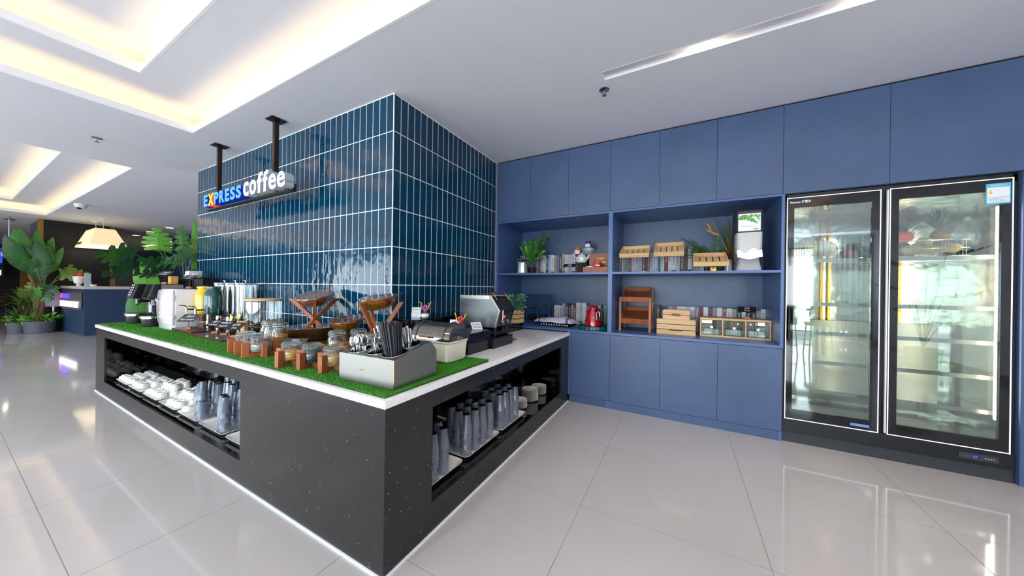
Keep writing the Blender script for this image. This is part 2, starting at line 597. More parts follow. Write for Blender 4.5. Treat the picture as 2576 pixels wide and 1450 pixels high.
# walls
struct('wall_back', B(-31, 5.2, 4.74, 4.86, 0, CZ) if False else MB().box(-2.45, 5.2, 4.735, 4.86, 0, CZ), M['navy_inner'], smooth=0)
struct('wall_far_back', B(-31, -6.9, 8.9, 9, 0, CZ), M['brown_panel'], smooth=0)
struct('wall_right', B(5.1, 5.2, -6.2, 4.735, 0, CZ), M['ceiling_paint'], smooth=0)
# glazed front behind the camera: piers, head, sill
fr = MB()
op = [(-16.3, -10.8), (-10.2, -4.8), (-4.2, 1.2), (1.8, 4.7)]
px = -31
for a, b in op:
    fr.box(px, a, -6.2, -6.0, 0, CZ)
    fr.box(a, b, -6.2, -6.0, 2.95, CZ).box(a, b, -6.2, -6.0, 0, .12)
    px = b
fr.box(px, 5.2, -6.2, -6.0, 0, CZ)
struct('wall_front', fr, M['ceiling_paint'], smooth=0)
for k, (a, b) in enumerate(op):
    mb = MB()
    n = max(2, round((b - a) / 1.35))
    for i in range(n + 1):
        x = a + (b - a) * i / n
        mb.box(x - .03, x + .03, -6.14, -6.08, .12, 2.95)
    mb.box(a, b, -6.14, -6.08, .9, .95).box(a, b, -6.14, -6.08, .12, .17).box(a, b, -6.14, -6.08, 2.9, 2.95)
    wd = struct('window_%d' % (k + 1), mb, M['black_plastic'], smooth=0)
    part('pane', B(a, b, -6.115, -6.105, .12, 2.95), M['window_glass'], wd, smooth=0)
obj('outdoor_ground', B(-40, 20, -40, -6.2, -.25, -.05).mesh('outdoor_ground', M['outdoor_ground'], 0))['kind'] = 'structure'
struct('wall_left', B(-31, -30.9, -6.2, 9, 0, CZ), M['black_panel'], smooth=0)

# dark panelled block with gold corner trims, far left
blk = struct('wall_dark_block', B(-18.3, -16.5, 1.54, 2.86, 0, CZ), M['black_panel'], smooth=0)
for z0, z1 in ((.1, 1.0), (1.03, 2.0), (2.03, 3.1)):
    for y0, y1 in ((1.56, 2.18), (2.20, 2.84)):
        part('wall_panel', B(-16.5, -16.488, y0, y1, z0, z1), M['black_panel'], blk, smooth=0, bevel=.004)
part('side_panel', B(-18.25, -16.56, 1.528, 1.54, .05, CZ - .01), M['grey_panel'], blk, smooth=0)
for k, (x, y) in enumerate(((-16.5, 1.54), (-16.5, 2.86))):
    struct('trim_%d' % (k + 1), B(x - .05, x + .02, y - .04, y + .05, 0, CZ), M['gold_trim'], smooth=0)
struct('trim_3', B(-30.88, -30.8, 2.3, 2.55, 0, CZ), M['gold_trim'], smooth=0)
struct('trim_4', B(-24.3, -24.2, 4.15, 4.28, 0, CZ), M['gold_trim'], smooth=0)
# low dark bulkhead far away (the room ends in darkness)
struct('wall_far_left', B(-25.2, -25.0, 2.9, 8.9, 0, 2.45), M['brown_panel'], smooth=0)
cv = struct('ceiling_far_recess', B(-23.5, -19.0, 5.0, 5.9, CZ - .02, CZ - .001), mat('far_cove', 'e8dcc8', .7, emit='ffd080', estr=.8), smooth=0)
# blue partition with lettering
pt = struct('wall_blue_partition', B(-18.3, -7.2, 4.70, 4.82, 0, CZ), M['partition_blue'], smooth=0)
lettering('UNEX', .6, mat('letter_grey', '8d93b8', .6), pt, (-16.873, 4.690, 1.920), FRONT, .01, 0, width=2.3, height=1.0)

# ------------------------------------------------------------------ tiled pillar
PX, PY = -2.40, 2.065
struct('wall_pillar', B(-6.93, PX - .012, PY + .012, 4.7, 0, CZ), M['grout'], smooth=0)
tl = struct('wall_tile_left', B(-6.93, PX - .012, PY + .006, PY + .0125, .89, CZ), M['grout'], smooth=0)
tr_ = struct('wall_tile_right', B(PX - .0125, PX - .006, PY + .012, 3.93, .89, CZ), M['grout'], smooth=0)
PW, PH = .0985, .364
tA = B(.0045, PW - .0045, .004, .007, .0045, PH - .0045).mesh('wall_tile', M['tile_glaze'], 0)
rest = MB()
for k in range(7):
    zt = 3.284 - k * PH
    for i in range(46):
        x = PX - .004 - (i + 1) * PW
        sc = None; z = zt - PH
        if k == 0: sc = (1, 1, (CZ - z - .006) / PH)
        if k == 6: z = .892; sc = (1, 1, (zt - .892) / PH)
        if i >= 43 or (i == 42):
            rest.box(x + .0045, x + PW - .0045, PY + .004, PY + .007, z + .0045, min(zt, CZ - .002) - .0045)
        else:
            obj('wall_tile', tA, tl, (x, PY, z), (0, 0, 0), sc)
part('tile_field', rest, M['tile_glaze'], tl, smooth=0, stuff=True)
QW = .0875
tB = B(-.007, -.004, .0045, QW - .0045, .0045, PH - .0045).mesh('wall_tile', M['tile_glaze'], 0)
for k in range(7):
    zt = 3.284 - k * PH
    for i in range(22):
        y = PY + .004 + i * QW
        sc = [1, 1, 1]; z = zt - PH
        if k == 0: sc[2] = (CZ - z - .006) / PH
        if k == 6: z = .892; sc[2] = (zt - .892) / PH
        if i == 21: sc[1] = (3.925 - y) / QW
        obj('wall_tile', tB, tr_, (PX, y, z), (0, 0, 0), tuple(sc))
struct('trim_5', B(PX - .006, PX + .002, PY - .002, PY + .006, .89, CZ), M['grout'], smooth=0)

# ================================================================== NAVY JOINERY WALL
YF = 3.933
seams = [-2.385, -1.853, -1.308, -.778, -.234, .314, .857, 1.572, 2.287]
wc_l = ['navy overhead cupboard door against the tiled pillar', 'navy overhead cupboard second from the tiled pillar', 'navy overhead cupboard over the fern and books, left of the divider', 'navy overhead cupboard just right of the shelf divider, over two slatted trays', 'navy overhead cupboard above the slatted trays and grasses, middle of the right niche', 'navy overhead cupboard above the paper towel dispenser', 'large navy cupboard above the left fridge door', 'large navy cupboard above the right fridge door, below the ceiling']
for i in range(8):
    x0, x1 = seams[i], seams[i + 1]
    zb = 2.407 if i < 6 else 2.398
    t = thing('wall_cupboard', wc_l[i], 'cupboard', (x0, YF, zb))
    part('body', B(.001, x1 - x0 - .001, .022, .795, 0, 3.256 - zb), M['navy_inner'], t, smooth=0)
    part('door', B(.0015, x1 - x0 - .0015, 0, .02, .002, 3.258 - zb), M['navy_laminate'], t, smooth=0, bevel=.001)
struct('trim_6', B(-2.385, 3.2, YF + .01, YF + .03, 3.258, CZ), M['black_matte'], smooth=0)  # black strip that paints the shade of the gap below the ceiling
t = thing('shelving_unit', 'built-in navy open shelving with two wide niches between the cupboards', 'shelf', (0, YF, 0))
part('top_board', B(-2.385, .874, 0, .79, 2.383, 2.405), M['navy_edge'], t, smooth=0, bevel=.001)
part('bottom_board', B(-2.385, .874, 0, .79, .897, .925), M['navy_edge'], t, smooth=0, bevel=.001)
part('side_panel', B(-2.385, -2.361, 0, .79, .925, 2.383), M['navy_edge'], t, smooth=0)
part('divider', B(-.791, -.743, 0, .79, .925, 2.383), M['navy_edge'], t, smooth=0)
part('side_panel', B(.849, .874, 0, .79, .925, 2.383), M['navy_edge'], t, smooth=0)
part('shelf_board', B(-2.361, -.791, 0, .785, 1.637, 1.662), M['navy_edge'], t, smooth=0, bevel=.001)
part('shelf_board', B(-.743, .849, 0, .785, 1.637, 1.662), M['navy_edge'], t, smooth=0, bevel=.001)
part('back_panel', B(-2.385, .874, .78, .792, .9, 2.4), M['navy_laminate'], t, smooth=0)
ls = [(-1.25, -.757), (-.757, -.206), (-.206, .342), (.342, .872)]
bl = ['navy base cupboard beside the black counter end', 'navy base cupboard below the two-tier wooden rack', 'navy base cupboard below the pine crates', 'navy base cupboard beside the fridge']
for (x0, x1), l in zip(ls, bl):
    t = thing('base_cupboard', l, 'cupboard', (x0, YF, .09))
    part('body', B(.001, x1 - x0 - .001, .022, .795, 0, .80), M['navy_inner'], t, smooth=0)
    part('door', B(.0015, x1 - x0 - .0015, 0, .02, .002, .803), M['navy_laminate'], t, smooth=0, bevel=.001)
struct('baseboard_back', B(-1.26, .872, YF + .004, YF + .03, 0, .088), M['navy_laminate'], smooth=0)
part('end_cap', B(-.80, -.752, 0, .004, 0, .086), M['navy_edge'], bpy.data.objects['baseboard_back'], (0, YF, 0), smooth=0)
part('end_cap', B(.845, .872, 0, .004, 0, .086), M['navy_edge'], bpy.data.objects['baseboard_back'], (0, YF, 0), smooth=0)
struct('trim_7', B(-1.30, -1.252, YF + .001, YF + .02, .088, .895), M['navy_edge'], smooth=0)
struct('wall_right_panel', MB().box(2.27, 2.30, YF - .005, 4.73, 0, 2.396).box(2.30, 5.1, YF, 4.7, 0, 3.258), M['navy_laminate'], smooth=0)

# ================================================================== BUFFET COUNTER
CY, CX, CT = 1.07, -1.275, .848
t = thing('buffet_counter', 'L-shaped black speckled stone counter with two open display bays', 'counter', (-1.275, 1.07, 0))
OX, OY = 1.275, -1.07
def cpart(n, mb, m, **k): return part(n, mb, m, t, (OX, OY, 0), smooth=0, **k)
G = M['black_granite']
# left face panels (front), bay x -6.46..-2.785, z .18...747
cpart('front_panel', MB().box(-2.785, CX, CY, CY + .02, .0, CT).box(-6.46, -2.785, CY, CY + .02, .747, CT).box(-6.46, -2.785, CY, CY + .02, 0, .18).box(-6.86, -6.46, CY, CY + .02, 0, CT), G)
cpart('side_panel', MB().box(CX - .02, CX, CY + .02, 1.408, 0, CT).box(CX - .02, CX, 1.408, 3.65, .745, CT).box(CX - .02, CX, 1.408, 3.65, 0, .183).box(CX - .02, CX, 3.65, YF, 0, CT), G)
cpart('end_panel', B(-6.88, -6.86, CY, 2.06, 0, CT), G)
BG = M['black_gloss']
cpart('bay_floor', B(-6.46, -2.70, CY + .02, 1.62, .165, .18), BG)
cpart('bay_floor', B(-1.80, CX - .02, 1.32, 3.65, .165, .183), BG)
for a, b in ((-6.46, -5.7), (-5.695, -4.6), (-4.595, -3.6), (-3.595, -2.70)):
    cpart('bay_back', B(a, b, 1.62, 1.632, .165, .76), BG)
for a, b in ((1.32, 2.0), (2.004, 2.6), (2.604, 2.9), (2.904, 3.65)):
    cpart('bay_back', B(-1.812, -1.80, a, b, .165, .76), BG)
cpart('bay_ceiling', B(-6.46, -2.70, CY + .02, 1.62, .747, .76), BG)
cpart('bay_ceiling', B(-1.80, CX - .02, 1.32, 3.65, .745, .76), BG)
for bx_ in ((-6.475, -6.46, CY + .02, 1.62), (-2.70, -2.685, CY + .02, 1.62), (-1.8, CX - .02, 1.305, 1.32), (-1.8, CX - .02, 3.65, 3.665)):
    cpart('bay_side', B(*bx_, .165, .76), BG)
cpart('inner_wall', MB().box(-6.86, -2.0, 1.95, 2.05, 0, CT).box(-2.39, -2.37, 2.05, 3.93, 0, CT), M['black_matte'])
cpart('floor_seal', MB().box(-6.89, CX + .008, CY - .008, CY, 0, .012).box(CX, CX + .008, CY - .008, YF, 0, .012), M['seal_white'])
wt = MB().prism([(-6.885, 1.058), (-1.263, 1.058), (-1.263, 3.928), (-2.395, 3.928), (-2.395, 2.06), (-6.885, 2.06)], 'z', CT, .887)
solo('worktop', wt, M['quartz_white'], 'long white L-shaped stone worktop on the black counter', 'worktop', smooth=0, bevel=.002)

# grass mat
t = thing('grass_mat', 'green artificial grass mat laid along the white worktop', 'grass mat', (0, 0, .887))
poly = [(-6.86, 1.085), (-1.30, 1.085), (-1.285, 2.03), (-1.55, 2.06), (-6.86, 2.055)]
part('mat_backing', MB().prism(poly, 'z', 0, .004), M['dark_grey'], t, smooth=0)
N = 230000
rs = np.random.RandomState(3)
# density grows towards the viewer's corner, where single blades can be seen
u = rs.rand(N) ** 1.9
bx = -1.30 - 5.56 * u
by = 1.085 + .965 * rs.rand(N)
h = .007 + .007 * rs.rand(N)
wd = .0009 + .0011 * u
an = rs.rand(N) * 2 * PI
le = .35 + .75 * rs.rand(N)
la = rs.rand(N) * 2 * PI
V = np.zeros((N, 3, 3), np.float32)
V[:, 0, 0] = bx - wd * np.cos(an); V[:, 0, 1] = by - wd * np.sin(an); V[:, 0, 2] = .004
V[:, 1, 0] = bx + wd * np.cos(an); V[:, 1, 1] = by + wd * np.sin(an); V[:, 1, 2] = .004
V[:, 2, 0] = bx + h * le * np.cos(la); V[:, 2, 1] = by + h * le * np.sin(la); V[:, 2, 2] = .004 + h
me = bpy.data.meshes.new('grass_blades')
me.vertices.add(3 * N); me.vertices.foreach_set('co', V.ravel())
me.loops.add(3 * N); me.loops.foreach_set('vertex_index', np.arange(3 * N, dtype=np.int32))
me.polygons.add(N); me.polygons.foreach_set('loop_start', np.arange(0, 3 * N, 3, dtype=np.int32))
me.polygons.foreach_set('material_index', rs.randint(0, 3, N).astype(np.int32))
for c, d in (('3f9a1c', 'g1'), ('2c7a14', 'g2'), ('62b52a', 'g3')):
    me.materials.append(mat('grass_' + d, c, .6))
me.update(); me.validate()
o = obj('grass_blades', me, t); o['kind'] = 'stuff'
part('mat_pile', MB().prism([(p[0] * .999 - .002, p[1] + (.004 if p[1] < 1.5 else -.004)) for p in poly], 'z', .004, .0065), mat('grass_base', '1c560f', .9), t, smooth=0)

# ------------------------------------------------------------------ ceiling fittings
def sprinkler(loc, label):
    t = thing('sprinkler_head', label, 'sprinkler', (loc[0], loc[1], CZ), group=None)
    part('escutcheon', MB().lathe([(.045, 0), (.045, -.004), (.02, -.010), (.012, -.012)], 20), M['chrome'], t)
    part('deflector', MB().tube([(0, 0, -.01), (0, 0, -.05)], .005).tube([(-.012, 0, -.012), (-.014, 0, -.03), (0, 0, -.045)], .002, 6).tube([(.012, 0, -.012), (.014, 0, -.03), (0, 0, -.045)], .002, 6).cyl(0, 0, -.053, -.05, .02), M['chrome'], t)
sprinkler((-0.644, 2.920, 3.276), 'chrome sprinkler head below the lit ceiling slot')
sprinkler((-6.524, 0.998, 3.276), 'chrome sprinkler head between the two stepped ceiling recesses')
sprinkler((-16.846, 1.082, 3.276), 'small sprinkler head near the upper left corner, over the banana plant')
sprinkler((-17.834, 1.211, 3.276), 'small sprinkler head right of the glass pendant rod')
sprinkler((-19.643, 3.739, 3.276), 'distant sprinkler head beyond the fabric lamp')
t = thing('security_camera', 'white dome security camera on the ceiling', 'camera', (-12.419, 1.681, 3.276))
part('housing', MB().lathe([(.10, 0), (.10, -.02), (.09, -.06), (.065, -.10), (.025, -.115)], 24), M['white_plastic'], t)
part('lens', MB().ell((.02, -.02, -.09), .05, .05, .036), M['black_plastic'], t)
for k, (x, y) in enumerate(((-18.418, 3.759), (-16.621, 3.723), (-14.794, 3.742))):
    t = thing('downlight', ['lit recessed downlight farthest from the pillar', 'lit recessed downlight in the middle of the row of three', 'lit recessed downlight nearest the pillar'][k], 'downlight', (x, y, CZ), group='recessed downlights in the far ceiling')
    part('bezel', MB().lathe([(.12, 0), (.12, -.008), (.09, -.01), (.09, 0)], 24, cap0=False, cap1=False), M['trim_paint'], t)
    part('lamp', MB().cyl(0, 0, -.006, -.002, .088, n=24), M['spot_glow'], t)
for k, x in enumerate((.13, 1.02, 1.9)):
    p = Vector((x, 2.7325, CZ + .085))
    t = thing('spotlight', ['warm spotlight recessed in the ceiling slot, nearest its end', 'warm spotlight in the ceiling slot at the top edge of the photo', 'warm spotlight in the slot beyond the frame'][k], 'spotlight', p)
    part('housing', MB().lathe([(.045, .014), (.045, -.01), (.036, -.014), (.036, 0)], 20, cap1=False), M['trim_paint'], t)
    part('lamp', MB().cyl(0, 0, -.008, -.002, .034, n=20), M['spot_glow'], t)
    d = bpy.data.lights.new('spot_beam', 'SPOT'); d.energy = 26; d.spot_size = R(165); d.spot_blend = 1; d.color = (1, .88, .76); d.shadow_soft_size = .03
    o = bpy.data.objects.new('spot_beam', d); o.location = (p.x, p.y, p.z - .02); COL.objects.link(o)

for k, p in enumerate(FILL_SPOTS):  # fixture rims for the added fill spots
    t = thing('downlight', 'unseen fill downlight added behind the camera', 'downlight', (p.x, p.y, p.z + .03), group='added fill downlights behind the camera')
    part('bezel', MB().lathe([(.07, .0), (.07, -.006), (.05, -.008), (.05, .0)], 20, cap0=False, cap1=False), M['trim_paint'], t)

# ================================================================== COUNTER BAYS: trays, cups, tumblers, plates
def tray_parts(t, w, d):
    part('tray_dish', MB().loops([(w * .86, d * .84, .03, .004), (w * .88, d * .86, .03, .006), (w * .97, d * .96, .035, .026), (w, d, .04, .030), (w, d, .04, .033), (w * .96, d * .95, .035, .030), (w * .86, d * .84, .03, .012)], 6), M['porcelain'], t)
    part('tray_shade', MB().loops([(w * .84, d * .82, .03, 0), (w * .95, d * .94, .035, .019), (w * .93, d * .92, .03, .021), (w * .86, d * .84, .03, .0045)], 6), M['dark_grey'], t, label='underside shade in dark grey')  # dark grey puts the tray's shaded, reflecting side into the colour
TL = [-6.39, -5.87, -5.345, -4.82, -4.30, -3.79, -3.265]
for i, x in enumerate(TL):
    t = thing('serving_tray', 'white rectangular tray, %s from the left end in the long front bay' % ORD[i], 'tray', (x + .243, 1.145 + .18, .181), 0, 'white trays in the counter bays')
    tray_parts(t, .485, .36)
TR = [1.585, 2.095, 2.60]
for i, y in enumerate(TR):
    t = thing('serving_tray', 'white rectangular tray with tumblers, %s in the right-hand bay' % ['nearest the counter corner', 'middle one', 'farthest one, beside the plates'][i], 'tray', (-1.35 - .18, y, .184), R(90), 'white trays in the counter bays')
    tray_parts(t, .485, .36)
# cup: upside down coffee cup with a handle
cu = MB().lathe([(.045, 0), (.0465, .001), (.0465, .012), (.0445, .034), (.0385, .052), (.031, .058), (.031, .064), (.027, .064), (.026, .0605)], 20, cap0=False)
cu.tube([(.045, 0, .012), (.062, 0, .011), (.069, 0, .024), (.063, 0, .038), (.043, 0, .043)], .0042, 8)
cup_me = cu.mesh('coffee_cup', M['porcelain'])
def cup(x, y, z, a, label, group):
    tag(obj('coffee_cup', cup_me, None, (x, y, z), (0, 0, a)), label, 'cup', group)
n = 0
lay = {0: [(4, 0), (1, 1), (2, 2)], 1: [(3, 0), (1, 1), (2, 2)]}
for ti in range(5):
    rows = [[5, 4, 4], [3, 3, 4], [4, 4, 4], [3, 4, 4], [1, 2, 2]][ti]
    for r_, cnt in enumerate(rows):
        for c in range(cnt):
            x = TL[ti] + .06 + c * .094 + (r_ % 2) * .02 + rnd.uniform(-.004, .004)
            if ti == 3 and r_ == 0: x += .12
            if ti == 4: x = TL[ti] + .05 + c * .088 
            y = 1.145 + .075 + r_ * .098 + rnd.uniform(-.004, .004)
            lay_n = 2 if (ti in (2, 3) and r_ >= 1 and c >= 1) else 1
            for l in range(lay_n):
                cup(x, y, .194 + l * .066, R(200 + rnd.uniform(-40, 40)) if l == 0 else R(220),
                    'white cup upside down, %s tray from left, %s row, %s along%s' % (ORD[ti], ['front', 'middle', 'back'][r_], ORD[c], ', upper' if l else (', lower' if lay_n == 2 else '')), 'white cups in the long front bay')
for l in range(2):
    cup(-2.90, 1.235, .194 + l * .066, R(200), 'white cup at the right end of the long front bay, %s of two' % ['lower', 'upper'][l], 'white cups in the long front bay')

tmb = MB()
nn = 14
tmb.lathe([(.043, 0), (.0435, .002), (.0275, .128)], nn, cap0=False, cap1=False)
tmb.mi = 1
tmb.lathe([(.0275, .128), (.027, .1325), (.0, .1325)], nn, cap0=False, cap1=False)
tmb.lathe([(.0235, .122), (.0, .122)], nn, cap0=False, cap1=False)
tum_me = tmb.mesh('plastic_tumbler', [M['smoke_tumbler'], M['tumbler_base']], 20)
def stack(x, y, n, place, z=.196):
    for k in range(n):
        tag(obj('plastic_tumbler', tum_me, None, (x, y, z + k * .042), (rnd.uniform(-.02, .02), rnd.uniform(-.02, .02), rnd.random())),
            'smoky tumbler, %s, %s' % ('topmost' if k == n - 1 else 'lowest' if k == 0 else ORD[k] + ' from bottom', place), 'glass', 'upturned tumblers stacked in the counter bays')
# long bay, tray 5..7
spots = []
for (x, y, n) in ((-4.06, 1.25, 5), (-3.95, 1.23, 6), (-3.86, 1.205, 2), (-4.10, 1.35, 5), (-3.99, 1.345, 5), (-3.88, 1.33, 5), (-4.0, 1.44, 6), (-3.87, 1.44, 6),
                  (-3.46, 1.215, 5), (-3.385, 1.20, 5), (-3.70, 1.33, 6), (-3.59, 1.32, 6), (-3.48, 1.32, 5), (-3.38, 1.31, 6), (-3.66, 1.43, 6), (-3.53, 1.43, 6), (-3.42, 1.42, 6),
                  (-3.12, 1.31, 6), (-3.01, 1.31, 6), (-2.90, 1.33, 6), (-3.1, 1.42, 6)):
    spots.append((x, y, n))
for i, (x, y, n) in enumerate(spots):
    r_ = 'front' if y < 1.27 else 'middle' if y < 1.37 else 'back'
    k = sorted([s[0] for s in spots if (s[1] < 1.27) == (y < 1.27) and (s[1] < 1.37) == (y < 1.37)]).index(x)
    stack(x, y, n, 'long front bay, %s row, %s stack from left' % (r_, ORD[k]))
# right-hand bay
rows = [(-1.41, [(1.475, 3), (1.56, 5), (1.66, 5), (1.925, 6), (2.03, 6), (2.13, 6), (2.235, 6), (2.42, 5), (2.51, 6), (2.61, 6), (2.70, 5)]),
        (-1.505, [(1.50, 5), (1.60, 5), (1.72, 5), (1.95, 6), (2.06, 6), (2.17, 6), (2.27, 6), (2.45, 6), (2.55, 6), (2.65, 6), (2.74, 6)]),
        (-1.60, [(1.58, 6), (1.70, 5), (1.99, 6), (2.10, 6), (2.21, 6), (2.48, 6), (2.58, 6), (2.69, 6)])]
for r_, (x, l) in enumerate(rows):
    for k, (y, n) in enumerate(l):
        stack(x, y, n - (1 if n > 5 else 0), 'right-hand bay, %s row, %s stack from corner' % (['front', 'middle', 'back'][r_], ORD[k]), .199)
pl_me = MB().lathe([(.045, 0), (.05, .002), (.078, .012), (.0795, .0145), (.050, .0055), (.0, .005)], 28, cap1=False).mesh('white_plate', M['porcelain'])
for si, (x, y, n, s) in enumerate(((-1.50, 2.99, 8, 1), (-1.50, 3.245, 12, 1.18), (-1.50, 3.50, 9, 1.12))):
    for k in range(n):
        tag(obj('white_plate', pl_me, None, (x + rnd.uniform(-.002, .002), y, .184 + k * .0105), (0, 0, rnd.random()), (s, s, 1)),
            'round white plate in the %s stack of plates' % ['nearest and lowest', 'middle and tallest', 'farthest'][si], 'plate', 'plates, %s stack' % ['near', 'middle', 'far'][si])

# ================================================================== CUTLERY HOLDER
GZ = .895
t = thing('cutlery_holder', 'brushed steel cutlery box with slanted top and five round wells', 'cutlery holder', (-1.337, 1.175, GZ), R(1.5))
# local: x from -.45 to 0, y 0...335
Wb, Db = .45, .335
prof = [(0, 0), (Db, 0), (Db, .168), (Db - .05, .222), (0, .160)]
bm = MB()
part('side_panel', MB().prism(prof, 'x', -.0015, 0), M['stainless'], t, smooth=0)
part('side_panel', MB().prism(prof, 'x', -Wb, -Wb + .0015), M['stainless'], t, smooth=0)
part('front_panel', B(-Wb, 0, 0, .0015, 0, .16), M['stainless'], t, smooth=0)
part('back_panel', MB().box(-Wb, 0, Db - .0015, Db, 0, .168).prism([(Db, .168), (Db - .05, .222), (Db - .0515, .2205), (Db - .0015, .167)], 'x', -Wb, 0), M['stainless'], t, smooth=0)
sl = math.atan2(.062, Db - .05)
Ls = math.hypot(.062, Db - .05)
wells = [(-.36, .075, .062), (-.215, .085, .062), (-.085, .085, .066), (-.30, .205, .060), (-.115, .215, .075)]
me = MB().box(-Wb, 0, 0, Ls, -.0015, 0).mesh('top', M['stainless'], 0)
bm_ = bmesh.new()
# top plate with round holes: grid fill between outer rectangle and circles through triangle fill
outer = [(-Wb, 0), (0, 0), (0, Ls), (-Wb, Ls)]
ed = []
vs_ = [bm_.verts.new((p[0], p[1], 0)) for p in outer]
ed += [bm_.edges.new((vs_[i], vs_[(i + 1) % 4])) for i in range(4)]
for (x, y, r) in wells:
    c = [bm_.verts.new((x + r * math.cos(2 * PI * i / 28), y + r * math.sin(2 * PI * i / 28), 0)) for i in range(28)]
    ed += [bm_.edges.new((c[i], c[(i + 1) % 28])) for i in range(28)]
bmesh.ops.triangle_fill(bm_, use_beauty=True, use_dissolve=False, edges=ed)
# remove faces inside the holes
for f in list(bm_.faces):
    cc = f.calc_center_median()
    if any((cc.x - x) ** 2 + (cc.y - y) ** 2 < (r * .97) ** 2 for x, y, r in wells): bm_.faces.remove(f)
tm = bpy.data.meshes.new('top_plate'); bm_.to_mesh(tm); bm_.free(); tm.materials.append(M['stainless'])
obj('top_plate', tm, t, (0, 0, .160), (sl, 0, 0))
for (x, y, r) in wells:
    part('well', MB().lathe([(r + .006, .001), (r + .003, .004), (r, .002), (r * .93, -.02), (r * .9, -.125), (0, -.125)], 28, cap0=False, cap1=False), M['chrome'], t, (x, y * math.cos(sl), .160 + y * math.sin(sl)), (sl, 0, 0))
part('edge_seam', MB().box(-.004, .0015, -.0015, .0035, .0, .155), M['copper'], t, smooth=0)
part('edge_seam', MB().box(-.004, .0015, Db - .004, Db + .001, .01, .16), M['copper'], t, smooth=0)
lettering('CAST', .012, M['grey_plastic'], t, (-.27, -.0008, .075), FRONT, .0002, width=.035)
tr = t
def spoon_me(kind):
    m = MB()
    L = .19
    if kind == 'knife':
        m.prism([(-.008, 0), (.008, 0), (.0095, .07), (.006, .10), (.0075, .19), (.003, .215), (-.006, .205), (-.0065, .1)], 'y', -.0012, .0012)
        m.loops([(.016, .007, .003, 0), (.019, .010, .004, .035), (.014, .008, .003, .085)], 3)
    elif kind == 'spoon':
        m.tube([(0, 0, 0), (0, .003, .06), (0, 0, .12)], .0032, 6)
        m.loops([(.012, .004, .002, 0), (.008, .004, .002, .06), (.006, .004, .002, .12)], 3)
        m.ell((0, .002, .148), .018, .004, .030, 10, 7)
    else:
        m.loops([(.012, .004, .002, 0), (.008, .004, .002, .06), (.006, .004, .002, .115), (.022, .004, .002, .135), (.024, .003, .001, .145)], 3)
        for i in range(4): m.box(-.011 + i * .0062, -.0085 + i * .0062, -.001, .001, .145, .185)
    return m.mesh(kind, M['chrome'], 40)
KM = {k: spoon_me(k) for k in ('spoon', 'fork', 'knife')}
def put(well, kind, n, labels, drop=.10, flip=False, spread=.75, me=None, nm=None, cat=None, lift=.0, hl=.19, grp=None, lean=(0, 0)):
    x, y, r = well
    M0 = Matrix.Translation((-1.337, 1.175, GZ)) @ Matrix.Rotation(R(1.5), 4, 'Z')
    for k in range(n):
        a = 2.4 * k
        q = r * spread * math.sqrt((k + .5) / n)
        base = Vector((x + q * math.cos(a) * .55, y + q * math.sin(a) * .55, .165 + y * math.tan(sl) - .108))
        top = Vector((x + q * math.cos(a) + lean[0] * hl, y + q * math.sin(a) + lean[1] * hl, base.z + hl + rnd.uniform(-.008, .012) + lift))
        d = (top - base).normalized()
        rot = d.to_track_quat('Z', 'Y').to_matrix().to_4x4() @ Matrix.Rotation(rnd.uniform(0, 6.28) if kind != 'knife' else rnd.uniform(-.8, .8), 4, 'Z')
        o = obj(nm or kind, me or KM[kind])
        mw = M0 @ Matrix.Translation(top - d * hl) @ rot
        if flip: mw = M0 @ Matrix.Translation(top) @ rot @ Matrix.Rotation(PI, 4, 'X')
        o.matrix_world = mw
        tag(o, labels, cat or kind, grp)
put(wells[0], 'spoon', 13, 'steel soup spoon standing bowl-up in the left front well', hl=.185, grp='spoons in the left front well', lean=(-.12, 0))
put(wells[1], 'fork', 12, 'slim steel fork standing in the middle front well of the cutlery box', hl=.165, grp='forks in the middle front well')
put(wells[3], 'spoon', 10, 'steel spoon handle-up in the rear left well', hl=.19, flip=True, grp='spoons in the rear left well', lean=(-.25, 0))
put(wells[4], 'knife', 11, 'steel table knife standing handle-up in the rear right well', hl=.20, flip=True, grp='knives in the rear right well', lean=(-.22, 0))
ch = MB().loops([(.0045, .0045, .002, 0), (.0075, .0075, .002, .12), (.0085, .0085, .0025, .235), (.0085, .0085, .004, .240)], 3).mesh('chopstick', M['chopstick_black'], 40)
put(wells[2], 'chopstick', 62, 'dark grey chopstick in the thick bundle in the right front well', me=ch, nm='chopstick', cat='chopstick', hl=.245, spread=1.0, grp='chopsticks in the right front well', lean=(-.17, -.02), lift=.03)

# ================================================================== BREAD BIN
t = thing('bread_bin', 'cream roll-top bread bin with smoky transparent lid', 'bread bin', (-1.64, 1.885, GZ + .004))
Wn, Dn = .37, .25
part('base', MB().loops([(Wn - .05, Dn - .05, .03, 0), (Wn - .03, Dn - .03, .04, .006), (Wn - .02, Dn - .02, .04, .02), (Wn - .006, Dn - .006, .04, .135), (Wn + .012, Dn + .012, .045, .148), (Wn + .012, Dn + .012, .045, .155), (Wn - .01, Dn - .01, .035, .155), (Wn - .03, Dn - .03, .03, .02)], 7), M['cream_plastic'], t)
part('rib', MB().loops([(.02, .02, .009, .01), (.014, .014, .006, .145)], 5), M['cream_plastic'], t, (.155, -Dn / 2 + .012, 0))
lid = MB()
nseg = 18
for (xa, xb) in ((-Wn / 2, Wn / 2),):
    pts = [(-math.cos(PI * i / nseg) * Dn / 2, .155 + math.sin(PI * i / nseg) * .125) for i in range(nseg + 1)]
    n = len(pts)
    lid.add([(xa, p[0], p[1]) for p in pts] + [(xb, p[0], p[1]) for p in pts], [(i, i + 1, n + i + 1, n + i) for i in range(n - 1)] + [tuple(range(n)), tuple(range(2 * n - 1, n - 1, -1))])
part('lid', lid, M['smoke_cover'], t)
